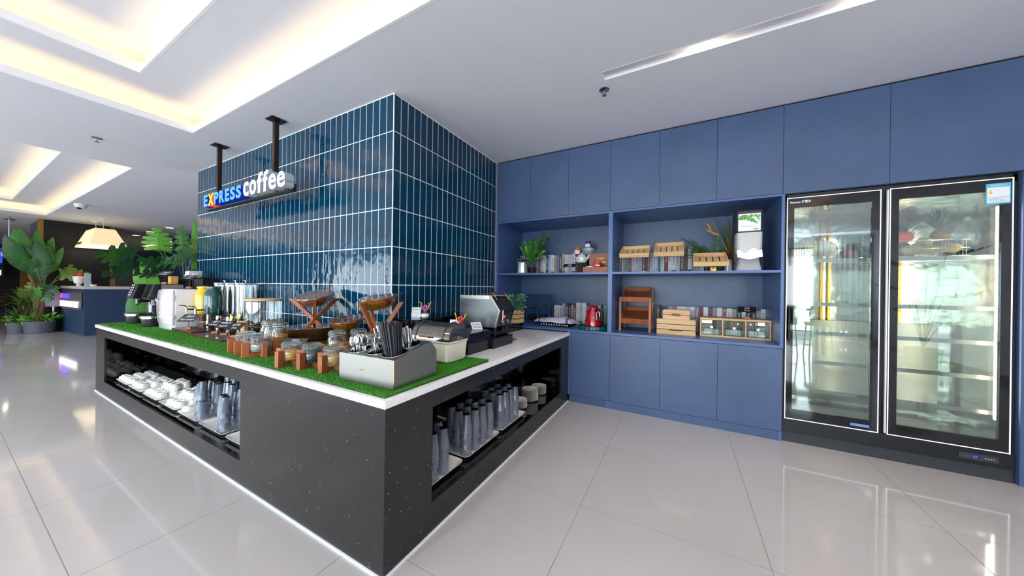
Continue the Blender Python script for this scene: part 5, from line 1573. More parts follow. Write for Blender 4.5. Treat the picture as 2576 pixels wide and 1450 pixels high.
for i in range(24):
    a = PI * (.55 + .9 * (i % 17) / 16) + (0 if i % 2 else .3); L = .30 + .12 * ((i * .37) % 1)
    if i > 11: a = rnd.uniform(0, 6.28); L = .3
    lift = .45 + .7 * ((i * .53) % 1)
    pts = []
    for j in range(9):
        u = j / 8
        pts.append(Vector((math.cos(a) * L * u, math.sin(a) * L * u * .55, .11 + L * lift * 1.3 * u - .12 * u * u)))
    st.tube(pts, .0018, 4)
    for j in range(1, 9):
        for q in range(3):
            u = min(1, (j + q / 3) / 8.7)
            c = pts[j - 1].lerp(pts[j], q / 3)
            for s in (-1, 1):
                ll = .05 * (1 - .75 * u)
                d = Vector((math.cos(a + s * 1.2), math.sin(a + s * 1.2), .25))
                leaf_bm(mb, c, c + d * ll, .019, 'v', 0, 'oval', 0, 2)
part('fern_fronds', mb, M['leaf_mid'], t, stuff=True)
part('frond_stems', st, M['stem_green'], t, stuff=True)
t = thing('grass_pot', 'white pot with dried grasses and brown moss beside the towel dispenser', 'plant', (.52, 4.42, S2))
part('pot', MB().loops([(.15, .15, .03, 0), (.19, .19, .04, .12), (.185, .185, .04, .15)], 5), M['white_plastic'], t)
mb = MB()
for i in range(90):
    a = rnd.uniform(0, 6.28); q = rnd.uniform(.0, .12)
    mb.ell((q * math.cos(a) - .02, q * math.sin(a), .17 + rnd.uniform(0, .09) - q * .2), .022, .022, .018, 6, 4)
part('brown_moss', mb, M['moss_brown'], t, stuff=True)
mb, m2 = MB(), MB()
for i in range(46):
    a = rnd.uniform(0, 6.28); L = rnd.uniform(.38, .66); sp = rnd.uniform(.03, .22)
    p0 = Vector((-.02, 0, .17)); p2 = Vector((-.03 + sp * math.cos(a), sp * math.sin(a) * .6, .17 + L * .85)); p1 = (p0 + p2) / 2 + Vector((0, 0, .03))
    (mb if i % 2 else m2).tube([p0, p1, p2], .003, 4, taper=.25)
part('dry_stalks', mb, M['dry_grass'], t, stuff=True)
part('green_stalks', m2, M['leaf_dark'], t, stuff=True)
for k, (x, y, z, tx) in enumerate(((-.06, -.05, .47, -.20), (-.14, 0, .52, -.12), (.06, 0, .45, .03))):
    part('grass_plume', MB().ell((0, 0, 0), .016, .014, .085, 8, 8), M['dry_grass'], t, (x + tx * .7, y, z), (0, R(-60 if k == 0 else -25 if k == 1 else 12), 0))
t = thing('towel_dispenser', 'grey paper towel dispenser with green leaf picture and paper hanging out', 'dispenser', (.60, 4.03, S2))
part('upper_body', MB().loops([(.215, .17, .03, .39), (.225, .18, .03, .42), (.225, .17, .03, .60), (.20, .15, .03, .615)], 5), M['dark_grey'], t)
part('middle_body', MB().loops([(.20, .19, .04, .17), (.215, .20, .04, .24), (.215, .20, .03, .36), (.215, .19, .03, .385)], 5), mat('dispenser_grey', 'bfbfc0', .4), t)
part('lower_body', MB().loops([(.215, .20, .03, 0), (.19, .18, .03, .06), (.165, .16, .03, .14), (.165, .16, .03, .20)], 5), M['grey_plastic'], t)
part('back_shell', MB().loops([(.25, .10, .03, 0), (.25, .10, .03, .60)], 5, (.005, .10)), M['dark_grey'], t)
pc = part('picture_card', B(-.095, .088, -.094, -.092, .40, .575), M['paper'], t, smooth=0)
lf = MB()
for i in range(90):
    x = rnd.uniform(-.088, .080); z = .575 - rnd.uniform(0, .045 + .05 * max(0, x + .04) / .12) - .014
    a = rnd.uniform(0, 6.28); s = rnd.uniform(.006, .014)
    lf.add([(x + s * math.cos(a + q), -.0945 - .00002 * i, z + s * .7 * math.sin(a + q)) for q in (0, 1.3, 2.2, 3.4, 4.6)], [(0, 1, 2, 3, 4)])
part('leaf_print', lf, M['leaf_bright'], pc, smooth=0, stuff=True)
lettering('Nine out of ten choose better', .009, M['leaf_bright'], pc, (-.075, -.0948, .452), FRONT, .0002, width=.13)
lettering('for the environment', .009, M['leaf_bright'], pc, (-.075, -.0948, .441), FRONT, .0002, width=.10)
lettering('TORK', .014, M['dark_grey'], pc, (.030, -.0948, .412), FRONT, .0002, .0006, width=.042)
pw = MB()
n = 12
vs = []
for j in range(7):
    for i in range(n + 1):
        u = i / n - .5; v = j / 6
        vs.append((u * .21, -.09 - .035 * v - .01 * math.sin(9 * u), .205 - .085 * v - .012 * math.cos(6 * u) * v + (.02 * (1 - v)) * math.cos(3 * u)))
pw.add(vs, [(j * (n + 1) + i, j * (n + 1) + i + 1, (j + 1) * (n + 1) + i + 1, (j + 1) * (n + 1) + i) for j in range(6) for i in range(n)])
part('paper_towel', pw, M['paper'], t, smooth=60)

# lower right niche ---------------------------------------------------
t = thing('wooden_rack', 'two-tier cherry wood display rack with sloping trays', 'rack', (-.70, 4.20, S1))
WR, DR = .375, .38
for sx in (0, WR - .026):
    part('leg', MB().prism([(-.012, 0), (.016, 0), (.026, .43), (0, .43)], 'x', sx, sx + .026), M['cherry'], t, smooth=0, bevel=.001)
    part('leg', MB().prism([(DR - .0, 0), (DR + .026, 0), (DR + .01, .53), (DR - .016, .53)], 'x', sx, sx + .026), M['cherry'], t, smooth=0, bevel=.001)
for (z0, z1, m_) in ((.385, .50, 'cherry'), (.11, .235, 'cherry')):
    sl_ = math.atan2(z1 - z0, DR)
    Mx = Matrix.Translation((.026, .0, z0)) @ Matrix.Rotation(sl_, 4, 'X')
    iw = WR - .052
    for k in range(4):
        mb = MB(); mb.M = Mx; mb.box(.006 + k * (iw - .012) / 4, .004 + (k + 1) * (iw - .012) / 4, .01, DR * 1.02, .004, .014)
        part('tray_board', mb, M['teak'], t, smooth=0)
    for b in ((0, iw, -.006, .006, -.012, .052), (0, iw, DR * 1.0, DR * 1.0 + .012, -.005, .065), (0, .010, .006, DR, -.005, .055), (iw - .010, iw, .006, DR, -.005, .055)):
        mb = MB(); mb.M = Mx; mb.box(*b)
        part('tray_rim', mb, M[m_], t, smooth=0, bevel=.001)
def slat_crate(label, x, y, z, w_, d_, h_, n, rz=0):
    t = thing('pine_crate', label, 'crate', (x, y, z), rz)
    g = .007
    hs = (h_ - g * (n - 1)) / n
    for k in range(n):
        z0 = k * (hs + g)
        if k == 0 or (n == 2 and k == 1):
            zt = z0 + hs
            c0, c1 = w_ * .30, w_ * .70
            if k == 0: poly_ = [(0, z0), (w_, z0), (w_, zt), (c1, zt), (c1 - .01, zt - .010), (c0 + .01, zt - .010), (c0, zt), (0, zt)]
            else: poly_ = [(0, z0), (c0, z0), (c0 + .01, z0 + .010), (c1 - .01, z0 + .010), (c1, z0), (w_, z0), (w_, zt), (0, zt)]
            part('front_slat', MB().prism(poly_, 'y', 0, .010), M['pine'], t, smooth=0)
        else:
            part('front_slat', B(0, w_, 0, .010, z0, z0 + hs), M['pine'], t, smooth=0, bevel=.0008)
        part('back_slat', B(0, w_, d_ - .010, d_, z0, z0 + hs), M['pine'], t, smooth=0)
        part('side_slat', B(-.010, 0, -.004, d_ + .004, z0, z0 + hs), M['pine'], t, smooth=0)
        part('side_slat', B(w_, w_ + .010, -.004, d_ + .004, z0, z0 + hs), M['pine'], t, smooth=0)
    part('crate_floor', B(0, w_, .010, d_ - .010, .002, .010), M['pine'], t, smooth=0)
    return t
c1 = slat_crate('larger pine slat crate turned over, bottom of the two', -.248, 4.175, S1, .386, .28, .180, 3)
part('top_board', B(0, .386, .01, .27, .172, .1795), M['pine'], c1, smooth=0)
slat_crate('small pine slat crate on top of the larger one', -.185, 4.20, S1 + .1805, .262, .20, .108, 2)
t = thing('drawer_box', 'long pine box with three clear square drawers', 'drawer box', (.195, 4.245, S1))
WL, DL, HL = .65, .25, .215
for b, nm in (((0, WL, 0, DL, 0, .020), 'bottom_board'), ((0, WL, 0, DL, HL - .022, HL), 'top_board'), ((0, .014, 0.002, DL, .020, HL - .022), 'side_board'), ((WL - .014, WL, .002, DL, .020, HL - .022), 'side_board'), ((.212, .226, .002, DL, .020, HL - .022), 'divider_board'), ((.424, .438, .002, DL, .020, HL - .022), 'divider_board'), ((.014, WL - .014, DL - .008, DL, .02, HL - .022), 'back_board')):
    part(nm, B(*b), M['pine'], t, smooth=0, bevel=.001)
for x0 in (.018, .230, .442):
    w_ = .19
    d_ = part('clear_drawer', MB().box(x0, x0 + w_, .006, .009, .024, HL - .028).box(x0, x0 + .003, .009, DL - .02, .024, HL - .06).box(x0 + w_ - .003, x0 + w_, .009, DL - .02, .024, HL - .06).box(x0, x0 + w_, .009, DL - .02, .024, .027), M['door_glass'], t, smooth=0)
    part('drawer_knob', MB().lathe([(.006, 0), (.006, .008), (.015, .012), (.015, .018), (0, .02)], 16), M['white_gloss'], d_, (x0 + w_ / 2, .006, .11), (R(90), 0, 0))
    part('paper_sheet', MB().loops([(w_ * .8, .15, .01, .028), (w_ * .7, .12, .01, .085)], 3, (x0 + w_ / 2, .12)), M['paper'], t, smooth=0)
cardsign('chalk_sign', 'black chalk sign on the pine drawer box', (.645, 4.33, S1 + HL), R(0), .165, .075, 'chalkboard', ['贝果', 'Bagel'], 42, 'hex', .08)

# ================================================================== DISPLAY FRIDGE
t = thing('display_fridge', 'tall black double door glass display fridge with lit interior', 'fridge', (.876, YF, 0))
FW, FD = 1.385, .74
def fp(n, b, m, **k): return part(n, B(*b), M[m], t, smooth=0, **k)
fp('plinth', (.0, FW, .03, FD, 0, .10), 'dark_grey')
fp('lower_panel', (.0, FW - .01, .004, .03, .105, .228), 'black_plastic', bevel=.002)
fp('compressor_box', (.0, FW, .03, FD, .10, .24), 'black_plastic')
fp('side_wall', (.0, .02, .03, FD, .24, 2.385), 'black_plastic')
fp('side_wall', (FW - .02, FW, .03, FD, .24, 2.385), 'black_plastic')
fp('top_wall', (.0, FW, .03, FD, 2.33, 2.39), 'black_plastic')
fp('back_liner', (.02, FW - .02, FD - .02, FD, .24, 2.33), 'mirror_steel')
fp('side_liner', (.02, .026, .05, FD - .02, .24, 2.33), 'mirror_steel')
fp('side_liner', (FW - .026, FW - .02, .05, FD - .02, .24, 2.33), 'mirror_steel')
fp('ceiling_liner', (.026, FW - .026, .05, FD - .02, 2.32, 2.33), 'mirror_steel')
fp('floor_liner', (.026, FW - .026, .05, FD - .02, .24, .26), 'mirror_steel')
fp('centre_post', (.655, .69, .03, .09, .24, 2.33), 'black_plastic')
fp('evaporator_cover', (.10, FW - .10, FD - .10, FD - .02, .30, 1.15), 'stainless')
for x in (.46, .52, .98, 1.04):
    fp('shelf_track', (x, x + .018, FD - .06, FD - .045, .30, 2.25), 'brass')
for k, z in enumerate((.50, .78, 1.06, 1.34, 1.76)):
    fp('glass_shelf', (.03, FW - .03, .14, FD - .06, z, z + .006), 'clear_glass')
    fp('shelf_rail', (.03, FW - .03, .135, .142, z - .022, z + .012), 'stainless')
for (x, y, z0, z1) in ((1.325, .075, .46, 2.15), (.70, .10, .55, 2.10), (.055, .09, .55, 2.1)):
    part('led_tube', MB().loops([(.028, .02, .008, z0), (.028, .02, .008, z1)], 4, (x, y)), M['led_white'], t)
for (x, y) in ((1.30, .06), (.69, .11), (.07, .11)):
    a_ = area('fridge_led_light', (.876 + x, YF + y + .02, 1.35), (R(90), 0, R(0)), .03, 1.6, 3.5, (1, .93, .82))
    a_.rotation_euler = (R(-90), 0, R(28) if x > 1 else R(-20))
for di, (x0, x1) in enumerate(((.012, .645), (.697, 1.350))):
    d_ = part('door', MB().box(x0, x0 + .055, -.004, .022, .232, 2.352).box(x1 - .055, x1, -.004, .022, .232, 2.352).box(x0 + .055, x1 - .055, -.004, .022, .232, .325).box(x0 + .055, x1 - .055, -.004, .022, 2.255, 2.352), M['black_gloss'], t, smooth=0)
    part('pane', B(x0 + .055, x1 - .055, .004, .010, .325, 2.255), M['door_glass'], d_, smooth=0)
    o_ = .003
    part('light_outline', MB().box(x0, x1, -.0065, -.0035, 2.346, 2.352).box(x0, x1, -.0065, -.0035, .232, .238).box(x0, x0 + .006, -.0065, -.0035, .232, 2.352).box(x1 - .006, x1, -.0065, -.0035, .232, 2.352), M['frame_white_led'], d_, smooth=0)
    hx = x0 + .022 if di == 0 else x0 - .012
    if di == 0:
        part('handle', MB().tube([(hx, -.004, .98), (hx, -.035, 1.0), (hx, -.035, 1.28), (hx, -.004, 1.30)], .007, 8), M['black_plastic'], d_)
    else:
        part('edge_strip', B(x0 - .016, x0 - .006, -.006, .01, .24, 2.345), M['white_plastic'], d_, smooth=0)
lettering('Haoxuer 好雪尔', .028, M['paper'], t, (.035, -.0055, 2.298), FRONT, .0004, .0005, width=.15)
part('blue_tape', B(.47, .59, -.0055, -.004, .262, .285), M['tape_blue'], t, smooth=0)
e_ = part('energy_label', B(1.215, 1.335, -.0065, -.005, 2.155, 2.315), M['paper'], t, smooth=0)
part('label_border', MB().box(1.215, 1.335, -.0072, -.0066, 2.285, 2.315).box(1.215, 1.335, -.0072, -.0066, 2.155, 2.166).box(1.215, 1.221, -.0072, -.0066, 2.166, 2.285).box(1.329, 1.335, -.0072, -.0066, 2.166, 2.285).box(1.221, 1.329, -.0072, -.0066, 2.205, 2.208), M['sticker_blue'], e_, smooth=0)
part('label_mark', MB().prism([(1.228, 2.236), (1.246, 2.236), (1.237, 2.275)], 'y', -.0072, -.0066), M['sticker_yellow'], e_, smooth=0)
lettering('中国能效标识', .014, M['paper'], e_, (1.235, -.0075, 2.294), FRONT, .0002, width=.08)
for k in range(3):
    part('text_line', B(1.228, 1.322 - .02 * (k % 2), -.0070, -.0066, 2.176 + k * .009, 2.179 + k * .009), M['grey_plastic'], e_, smooth=0)
dp = part('display_panel', B(1.10, 1.30, .0, .006, .14, .19), M['dark_grey'], t, smooth=0)
lettering('47', .026, M['display_blue'], dp, (1.17, -.0008, .155), FRONT, .0005)
lettering('-', .026, M['display_blue'], dp, (1.13, -.0008, .155), FRONT, .0005)
for k in range(4):
    part('button', MB().cyl(0, 0, 0, .002, .005, n=10), M['grey_plastic'], dp, (1.235 + k * .014, -.0003, .165), (R(90), 0, 0))
# wire baskets with fruit on the top shelf
def basket(label, x0, x1, y0, y1, z, h):
    t = thing('wire_basket', label, 'basket', ((x0 + x1) / 2, (y0 + y1) / 2, z))
    w_, d_ = x1 - x0, y1 - y0
    mb = MB()
    for zz in (.004, h * .5, h):
        mb.tube([(-w_ / 2, -d_ / 2, zz), (w_ / 2, -d_ / 2, zz), (w_ / 2, d_ / 2, zz), (-w_ / 2, d_ / 2, zz)], .0022 if zz != h else .004, 4, closed=True)
    part('basket_frame', mb, M['chrome'], t)
    mb = MB()
    n = 26
    for i in range(1, n):
        x = -w_ / 2 + w_ * i / n
        mb.tube([(x, d_ / 2, h), (x, d_ / 2, .004), (x, -d_ / 2, .004), (x, -d_ / 2, h)], .0015, 3)
    for i in range(1, 12):
        y = -d_ / 2 + d_ * i / 12
        mb.tube([(-w_ / 2, y, h), (-w_ / 2, y, .004), (w_ / 2, y, .004), (w_ / 2, y, h)], .0015, 3)
    part('wire_mesh', mb, M['chrome'], t, stuff=True)
bz = 1.772
basket('wire fruit basket behind the left fridge door', .95, 1.47, 4.09, 4.50, bz, .14)
basket('wire fruit basket behind the right fridge door', 1.60, 2.10, 4.09, 4.50, bz, .14)
def fruit(name, label, loc, r, m, rot=0):
    solo(name, MB().ell((0, 0, 0), r[0], r[1], r[2], 18, 12), M[m], label, 'fruit', loc, (0, R(rot), R(rot * 2)), smooth=60)
for nm, lb_, x, y, z, r, m, ro in (
    ('papaya', 'orange papaya lying high in the right fruit basket', 1.74, 4.20, .185, (.095, .055, .055), 'papaya', 0),
    ('mango', 'yellow mango at the left end of the right basket', 1.65, 4.17, .075, (.06, .042, .042), 'mango_yellow', 20),
    ('mango', 'green mango in the middle of the right basket', 1.80, 4.16, .07, (.06, .042, .04), 'mango_green', -10),
    ('mango', 'yellow-green mango high in the right basket, right of the pineapple', 1.90, 4.20, .14, (.055, .042, .042), 'mango_green', 10),
    ('mango', 'orange mango at the right end of the right basket', 2.03, 4.16, .07, (.06, .042, .042), 'mango_yellow', -15),
    ('mango', 'yellow mango low in the right basket by the wires', 1.69, 4.28, .045, (.055, .04, .038), 'mango_yellow', 5),
    ('apple', 'dark red apple in the right basket, left', 1.77, 4.33, .055, (.045, .045, .042), 'apple_red', 0),
    ('apple', 'dark red apple in the right basket, right', 1.86, 4.33, .055, (.045, .045, .042), 'apple_red', 0),
    ('melon', 'long green melon lying in the right basket at the back', 1.97, 4.36, .10, (.10, .06, .06), 'mango_green', 0),
    ('melon', 'large yellow-green melon in the left basket', 1.23, 4.27, .12, (.13, .085, .085), 'mango_yellow', 4),
    ('melon', 'green melon on top of the left basket, rear', 1.18, 4.42, .20, (.085, .06, .06), 'mango_green', 0),
    ('melon', 'round olive melon at the left of the left basket', 1.05, 4.36, .13, (.09, .07, .07), 'mango_green', 0),
    ('papaya', 'orange papaya low in the left basket', 1.02, 4.16, .055, (.06, .045, .045), 'papaya', 10),
    ('mango', 'yellow mango low in the left basket', 1.12, 4.15, .05, (.045, .04, .038), 'mango_yellow', 10),
    ('apple', 'dark red apple at the right of the left basket', 1.41, 4.25, .06, (.045, .045, .042), 'apple_red', 0)):
    fruit(nm, lb_, (x, y, bz + z), r, m, ro)
for k, (x, y) in enumerate(((1.865, 4.30), (2.0, 4.24))):
    t = thing('pineapple', 'pineapple with spiky crown, %s of two in the right basket' % ['left', 'right'][k], 'fruit', (x, y + (.13 if k == 0 else .0), bz + .02 + (.08 if k else 0)))
    part('fruit_body', MB().ell((0, 0, .075), .055, .055, .075, 18, 12), M['pineapple_skin'], t)
    mb = MB()
    for i in range(34):
        a = i * 2.4; u = i / 34
        L = .10 + .09 * (1 - abs(u - .5))
        b0 = Vector((.012 * math.cos(a), .012 * math.sin(a), .14 + .05 * u))
        d = Vector((math.cos(a) * (1 - u * .8), math.sin(a) * (1 - u * .8), .45 + 1.4 * u)).normalized()
        leaf_bm(mb, b0, b0 + d * L, .018, (-math.sin(a), math.cos(a), 0), -.08, 'long', .3, 4)
    part('crown', mb, M['leaf_dark'], t, stuff=True)

# ================================================================== PLANTS
def banana_leaf(par, base, tip, W, side, m, bend=.08, stem=None, name='leaf'):
    mb = MB()
    leaf_bm(mb, base, tip, W, side, bend, 'oval', .18, 12)
    if stem: mb.tube([Vector(stem), (Vector(stem) + Vector(base)) / 2 + Vector((0, 0, .02)), Vector(base)], .016, 6, taper=.5)
    d = Vector(tip) - Vector(base)
    mb.tube([Vector(base), Vector(base) + d * .5 + (Vector(side).cross(d)).normalized() * (bend * d.length), Vector(base) + d * .95], .008, 5, taper=.3)
    return part(name, mb, m, par, smooth=40)
def monstera_leaf(par, base, tip, W, side, m, bend=.10, stem=None, sr=.009, nsl=5, name='leaf'):
    """split leaf: pointed lobes left and right of the midrib with open slits"""
    base, tip = Vector(base), Vector(tip)
    d = tip - base
    L = d.length
    d.normalize()
    s = Vector(side); s = (s - d * s.dot(d)).normalized()
    n_ = s.cross(d).normalized()
    def P_(u, v):
        # u along (0..1), v across (-1..1)
        return base + d * (L * u) + s * (v * W / 2) + n_ * (bend * L * math.sin(PI * min(1, max(0, u))) - .18 * W / 2 * abs(v) ** 1.5)
    def outline(u):
        return max(0.0, math.sin(PI * min(1, .12 + .88 * u) ** .75)) ** .75
    mb = MB()
    for sg in (-1, 1):
        for k in range(nsl):
            u0, u1 = k / nsl, (k + 1) / nsl
            g = .07 / nsl
            mid = .70
            a0, a1 = u0 + g * .2, u1 - g * .2
            skew = -.02 + .16 * (k / nsl)
            cols = []
            for q, v in enumerate((0, mid * .55, mid, .74, .9, 1.0)):
                f = outline((u0 + u1) / 2)
                sk = skew * v + (-.10 * v if k == 0 else 0)
                if v <= mid: lo, hi = u0, u1
                else:
                    t_ = (v - mid) / (1 - mid)
                    lo, hi = u0 + g + .16 / nsl * t_, u1 - g - .26 / nsl * t_ * t_
                cols.append((P_(lo + sk, sg * v * max(f, .22)), P_(hi + sk, sg * v * max(f, .22))))
            vs = [p for c in cols for p in c]
            fs = [(2 * i, 2 * i + 2, 2 * i + 3, 2 * i + 1) if sg > 0 else (2 * i, 2 * i + 1, 2 * i + 3, 2 * i + 2) for i in range(5)]
            mb.add(vs, fs)
    mb.add([P_(.98, -.12), P_(.98, .12), P_(1.1, 0)], [(0, 1, 2)])
    mb.tube([base, P_(.5, 0), P_(1, 0)], .006, 5, taper=.3)
    if stem: mb.tube([Vector(stem), (Vector(stem) * .45 + base * .55) + Vector((0, 0, .04)), base], sr, 6, taper=.6)
    return part(name, mb, m, par, smooth=40)
def loc_(root, p): return Vector(p) - root.location

def pot(t, r, h):
    part('pot', MB().lathe([(r * .86, 0), (r * .9, .005), (r, h), (r * .93, h), (r * .9, h * .85)], 32), M['plant_pot_grey'], t)
    part('soil', MB().cyl(0, 0, h * .8, h * .9, r * .9, n=24), M['soil'], t)
    part('handle_tab', B(-.02, .02, -r - .012, -r + .02, h * .72, h * .98), M['grey_plastic'], t, smooth=0)
# tall banana plant far left
t = thing('banana_plant', 'tall banana and split-leaf plant in the larger grey floor pot', 'plant', (-15.95, 1.50, 0))
pot(t, .27, .34)
def q(px): return loc_(t, px)
trunks = [((-15.950, 1.456, 0.337), (-15.950, 1.540, 1.661), .055), ((-15.950, 1.413, 0.341), (-15.900, 1.465, 0.987), .05), ((-15.950, 1.500, 0.333), (-16.100, 1.549, 1.549), .045), ((-15.950, 1.432, 1.098), (-15.950, 1.305, 1.760), .05)]
for k, (a, b, r) in enumerate(trunks):
    part('trunk', MB().tube([q(a), (q(a) + q(b)) / 2 + Vector((0, .02, 0)), q(b)], r, 8, taper=.7), M['trunk_brown'], t)
SD = Vector((.25, 1, 0))
for (b, tp, W, sd, m) in (
    ((-15.900, 1.277, 1.703), (-15.700, 0.945, 2.678), .36, (.3, .9, .45), 'leaf_dark'),
    ((-15.900, 1.362, 1.652), (-15.800, 1.240, 2.438), .36, (.25, 1, .05), 'leaf_dark'),
    ((-16.100, 1.317, 1.763), (-16.100, 1.188, 2.941), .34, (.2, 1, .1), 'leaf_mid'),
    ((-16.200, 1.356, 1.767), (-16.200, 1.101, 2.912), .36, (.2, 1, .3), 'leaf_mid'),
    ((-15.800, 1.551, 1.548), (-15.800, 1.419, 2.594), .32, (.25, 1, .1), 'leaf_dark'),
    ((-16.100, 1.529, 1.662), (-16.200, 1.453, 2.928), .30, (.2, .9, -.3), 'leaf_mid'),
    ((-16.000, 1.570, 1.663), (-16.000, 1.615, 2.485), .30, (.25, 1, 0), 'leaf_mid'),
    ((-16.200, 1.544, 1.778), (-16.200, 1.724, 2.765), .26, (.3, .8, -.5), 'leaf_mid'),
    ((-16.000, 1.608, 1.664), (-16.000, 1.878, 2.471), .22, (.3, .5, -.7), 'leaf_mid')):
    banana_leaf(t, q(b), q(tp), W, sd, M[m], .05, q((-15.950, 1.492, 1.378)))
for (b, tp, W, sd, m, st_) in (
    ((-15.700, 1.416, 1.851), (-15.400, 1.097, 2.159), .20, (.5, .2, .8), 'leaf_mid', (-15.900, 1.512, 1.323)),
    ((-15.600, 1.568, 1.659), (-15.400, 1.709, 1.942), .36, (.3, .5, .7), 'leaf_mid', (-15.900, 1.538, 1.210)),
    ((-15.700, 1.816, 1.671), (-15.500, 2.234, 1.688), .42, (.35, .15, .9), 'leaf_olive', (-15.900, 1.677, 1.382)),
    ((-16.100, 1.931, 1.562), (-16.200, 2.031, 1.949), .30, (.3, .9, .2), 'leaf_olive', (-15.900, 1.690, 1.416)),
    ((-15.500, 1.512, 1.162), (-15.400, 1.714, 1.307), .40, (.3, .4, .8), 'leaf_dark', (-15.900, 1.444, 0.542)),
    ((-15.500, 1.501, 1.019), (-15.300, 1.655, 0.977), .30, (.4, .3, .8), 'leaf_dark', (-15.900, 1.444, 0.542)),
    ((-15.600, 1.329, 1.052), (-15.400, 1.149, 1.239), .30, (.4, .3, .7), 'leaf_olive', (-15.900, 1.432, 0.543)),
    ((-15.600, 1.353, 1.052), (-15.400, 1.441, 1.272), .30, (.3, .5, -.6), 'leaf_mid', (-15.900, 1.432, 0.543)),
    ((-16.000, 1.411, 1.097), (-16.000, 1.408, 1.488), .34, (.3, 1, 0), 'leaf_olive', (-15.900, 1.432, 0.543))):
    monstera_leaf(t, q(b), q(tp), W, sd, M[m], .08, q(st_), .012)
mb = MB()
for i in range(120):
    a, r_ = rnd.uniform(0, 6.28), rnd.uniform(.02, .30)
    c = Vector((r_ * math.cos(a), r_ * math.sin(a), .32 + rnd.uniform(0, .20)))
    leaf_bm(mb, c, c + Vector((math.cos(a), math.sin(a), rnd.uniform(.1, .9))).normalized() * rnd.uniform(.08, .15), .05, 'v', .1, 'oval', .15, 3)
part('low_foliage', mb, M['leaf_bright'], t, stuff=True)
t = thing('palm_plant', 'spiky palm-like plant in the smaller grey floor pot', 'plant', (-16.40, 1.22, 0))
pot(t, .20, .30)
part('stem', MB().tube([(0, 0, .25), (-.03, -.02, .6), (.02, .02, .95)], .022, 6), M['trunk_brown'], t)
part('stem', MB().tube([(.05, .03, .25), (.12, .08, .5), (.06, .16, .8)], .016, 6), M['trunk_brown'], t)
for (c0, n_, L0, z0) in (((.02, .02), 40, .62, .95), ((.0, -.05), 30, .5, .50), ((.06, .16), 24, .45, .8)):
    for i in range(n_):
        a = i * 2.4; u = (i / n_)
        el = .1 + 1.1 * u
        b0 = Vector((c0[0], c0[1], z0 - .25 + .3 * u))
        L = L0 * (1 - .3 * u)
        d = Vector((math.cos(a) * math.cos(el), math.sin(a) * math.cos(el), math.sin(el)))
        mb = MB()
        leaf_bm(mb, b0, b0 + d * L + Vector((0, 0, -.18 * L)), .045, (-math.sin(a), math.cos(a), 0), -.14, 'long', .2, 5)
        part('frond', mb, M['leaf_mid' if i % 3 else 'leaf_olive'], t, smooth=40)
mb = MB()
for i in range(80):
    a, r_ = rnd.uniform(0, 6.28), rnd.uniform(.02, .22)
    c = Vector((r_ * math.cos(a), r_ * math.sin(a), .28 + rnd.uniform(0, .18)))
    leaf_bm(mb, c, c + Vector((math.cos(a), math.sin(a), rnd.uniform(.1, .9))).normalized() * .10, .05, 'v', .1, 'oval', .15, 3)
part('low_foliage', mb, M['leaf_bright'], t, stuff=True)
# monstera behind the coffee machines
t = thing('monstera_plant', 'large split-leaf monstera spreading over the coffee machines beside the pillar', 'plant', (-7.75, 2.55, 0))
pot(t, .24, .36)
for a in (0, 2.1, 4.2):
    part('trunk', MB().tube([(.05 * math.cos(a), .05 * math.sin(a), .3), (.08 * math.cos(a), .08 * math.sin(a), .9), (.06 * math.cos(a + 1), .06 * math.sin(a), 1.45)], .02, 6), M['stem_green'], t)
hub = (-7.700, 2.127, 1.531)
hub2 = (-7.750, 1.992, 1.595)
for (b, tp, W, sd, m, st_) in (
    ((-7.300, 1.485, 1.884), (-7.000, 1.098, 1.833), .42, (.3, .35, .85), 'leaf_mid', hub2),
    ((-7.200, 1.505, 1.702), (-7.000, 1.147, 1.564), .34, (.3, .25, .9), 'leaf_dark', hub2),
    ((-7.300, 1.821, 1.738), (-7.100, 1.491, 1.805), .30, (.4, .5, .7), 'leaf_dark', hub2),
    ((-7.600, 1.793, 2.012), (-7.600, 1.781, 2.337), .36, (.3, 1, .1), 'leaf_bright', hub2),
    ((-7.750, 1.893, 1.996), (-7.800, 1.942, 2.188), .24, (.3, 1, -.2), 'leaf_mid', hub2),
    ((-7.700, 2.101, 2.045), (-7.700, 2.088, 2.439), .20, (.4, 1, 0), 'leaf_mid', hub),
    ((-7.400, 1.937, 1.801), (-7.400, 2.136, 2.042), .22, (.5, .6, -.6), 'leaf_dark', hub),
    ((-7.700, 2.266, 1.978), (-7.700, 2.232, 2.230), .26, (.4, 1, .1), 'leaf_olive', hub),
    ((-7.600, 2.211, 1.863), (-7.600, 2.288, 1.976), .26, (.4, .8, -.5), 'leaf_dark', hub),
    ((-7.100, 1.772, 1.656), (-6.900, 1.406, 1.575), .26, (.4, .5, .75), 'leaf_dark', hub2),
    ((-7.200, 1.709, 1.766), (-7.000, 1.833, 1.708), .26, (.4, .5, .75), 'leaf_dark', hub2),
    ((-7.000, 1.969, 1.589), (-6.900, 2.138, 1.634), .18, (.5, .3, .8), 'leaf_dark', hub),
    ((-7.900, 2.098, 1.771), (-7.900, 2.008, 1.904), .26, (.4, 1, .3), 'leaf_mid', hub)):
    monstera_leaf(t, q(b), q(tp), W, sd, M[m], .07, q(st_), .008)
banana_leaf(t, q((-7.720, 2.275, 1.622)), q((-7.720, 2.264, 2.658)), .11, (.3, 1, 0), M['leaf_bright'], .02, q(hub))
t = thing('travellers_palm', 'bright green broad banana leaves rising from the floor behind the coffee machines', 'plant', (-8.45, 1.95, 0))
pot(t, .20, .32)
banana_leaf(t, q((-8.300, 1.899, 1.220)), q((-8.300, 1.725, 1.843)), .30, (.3, 1, .25), M['leaf_bright'], .04, (0, 0, .3))
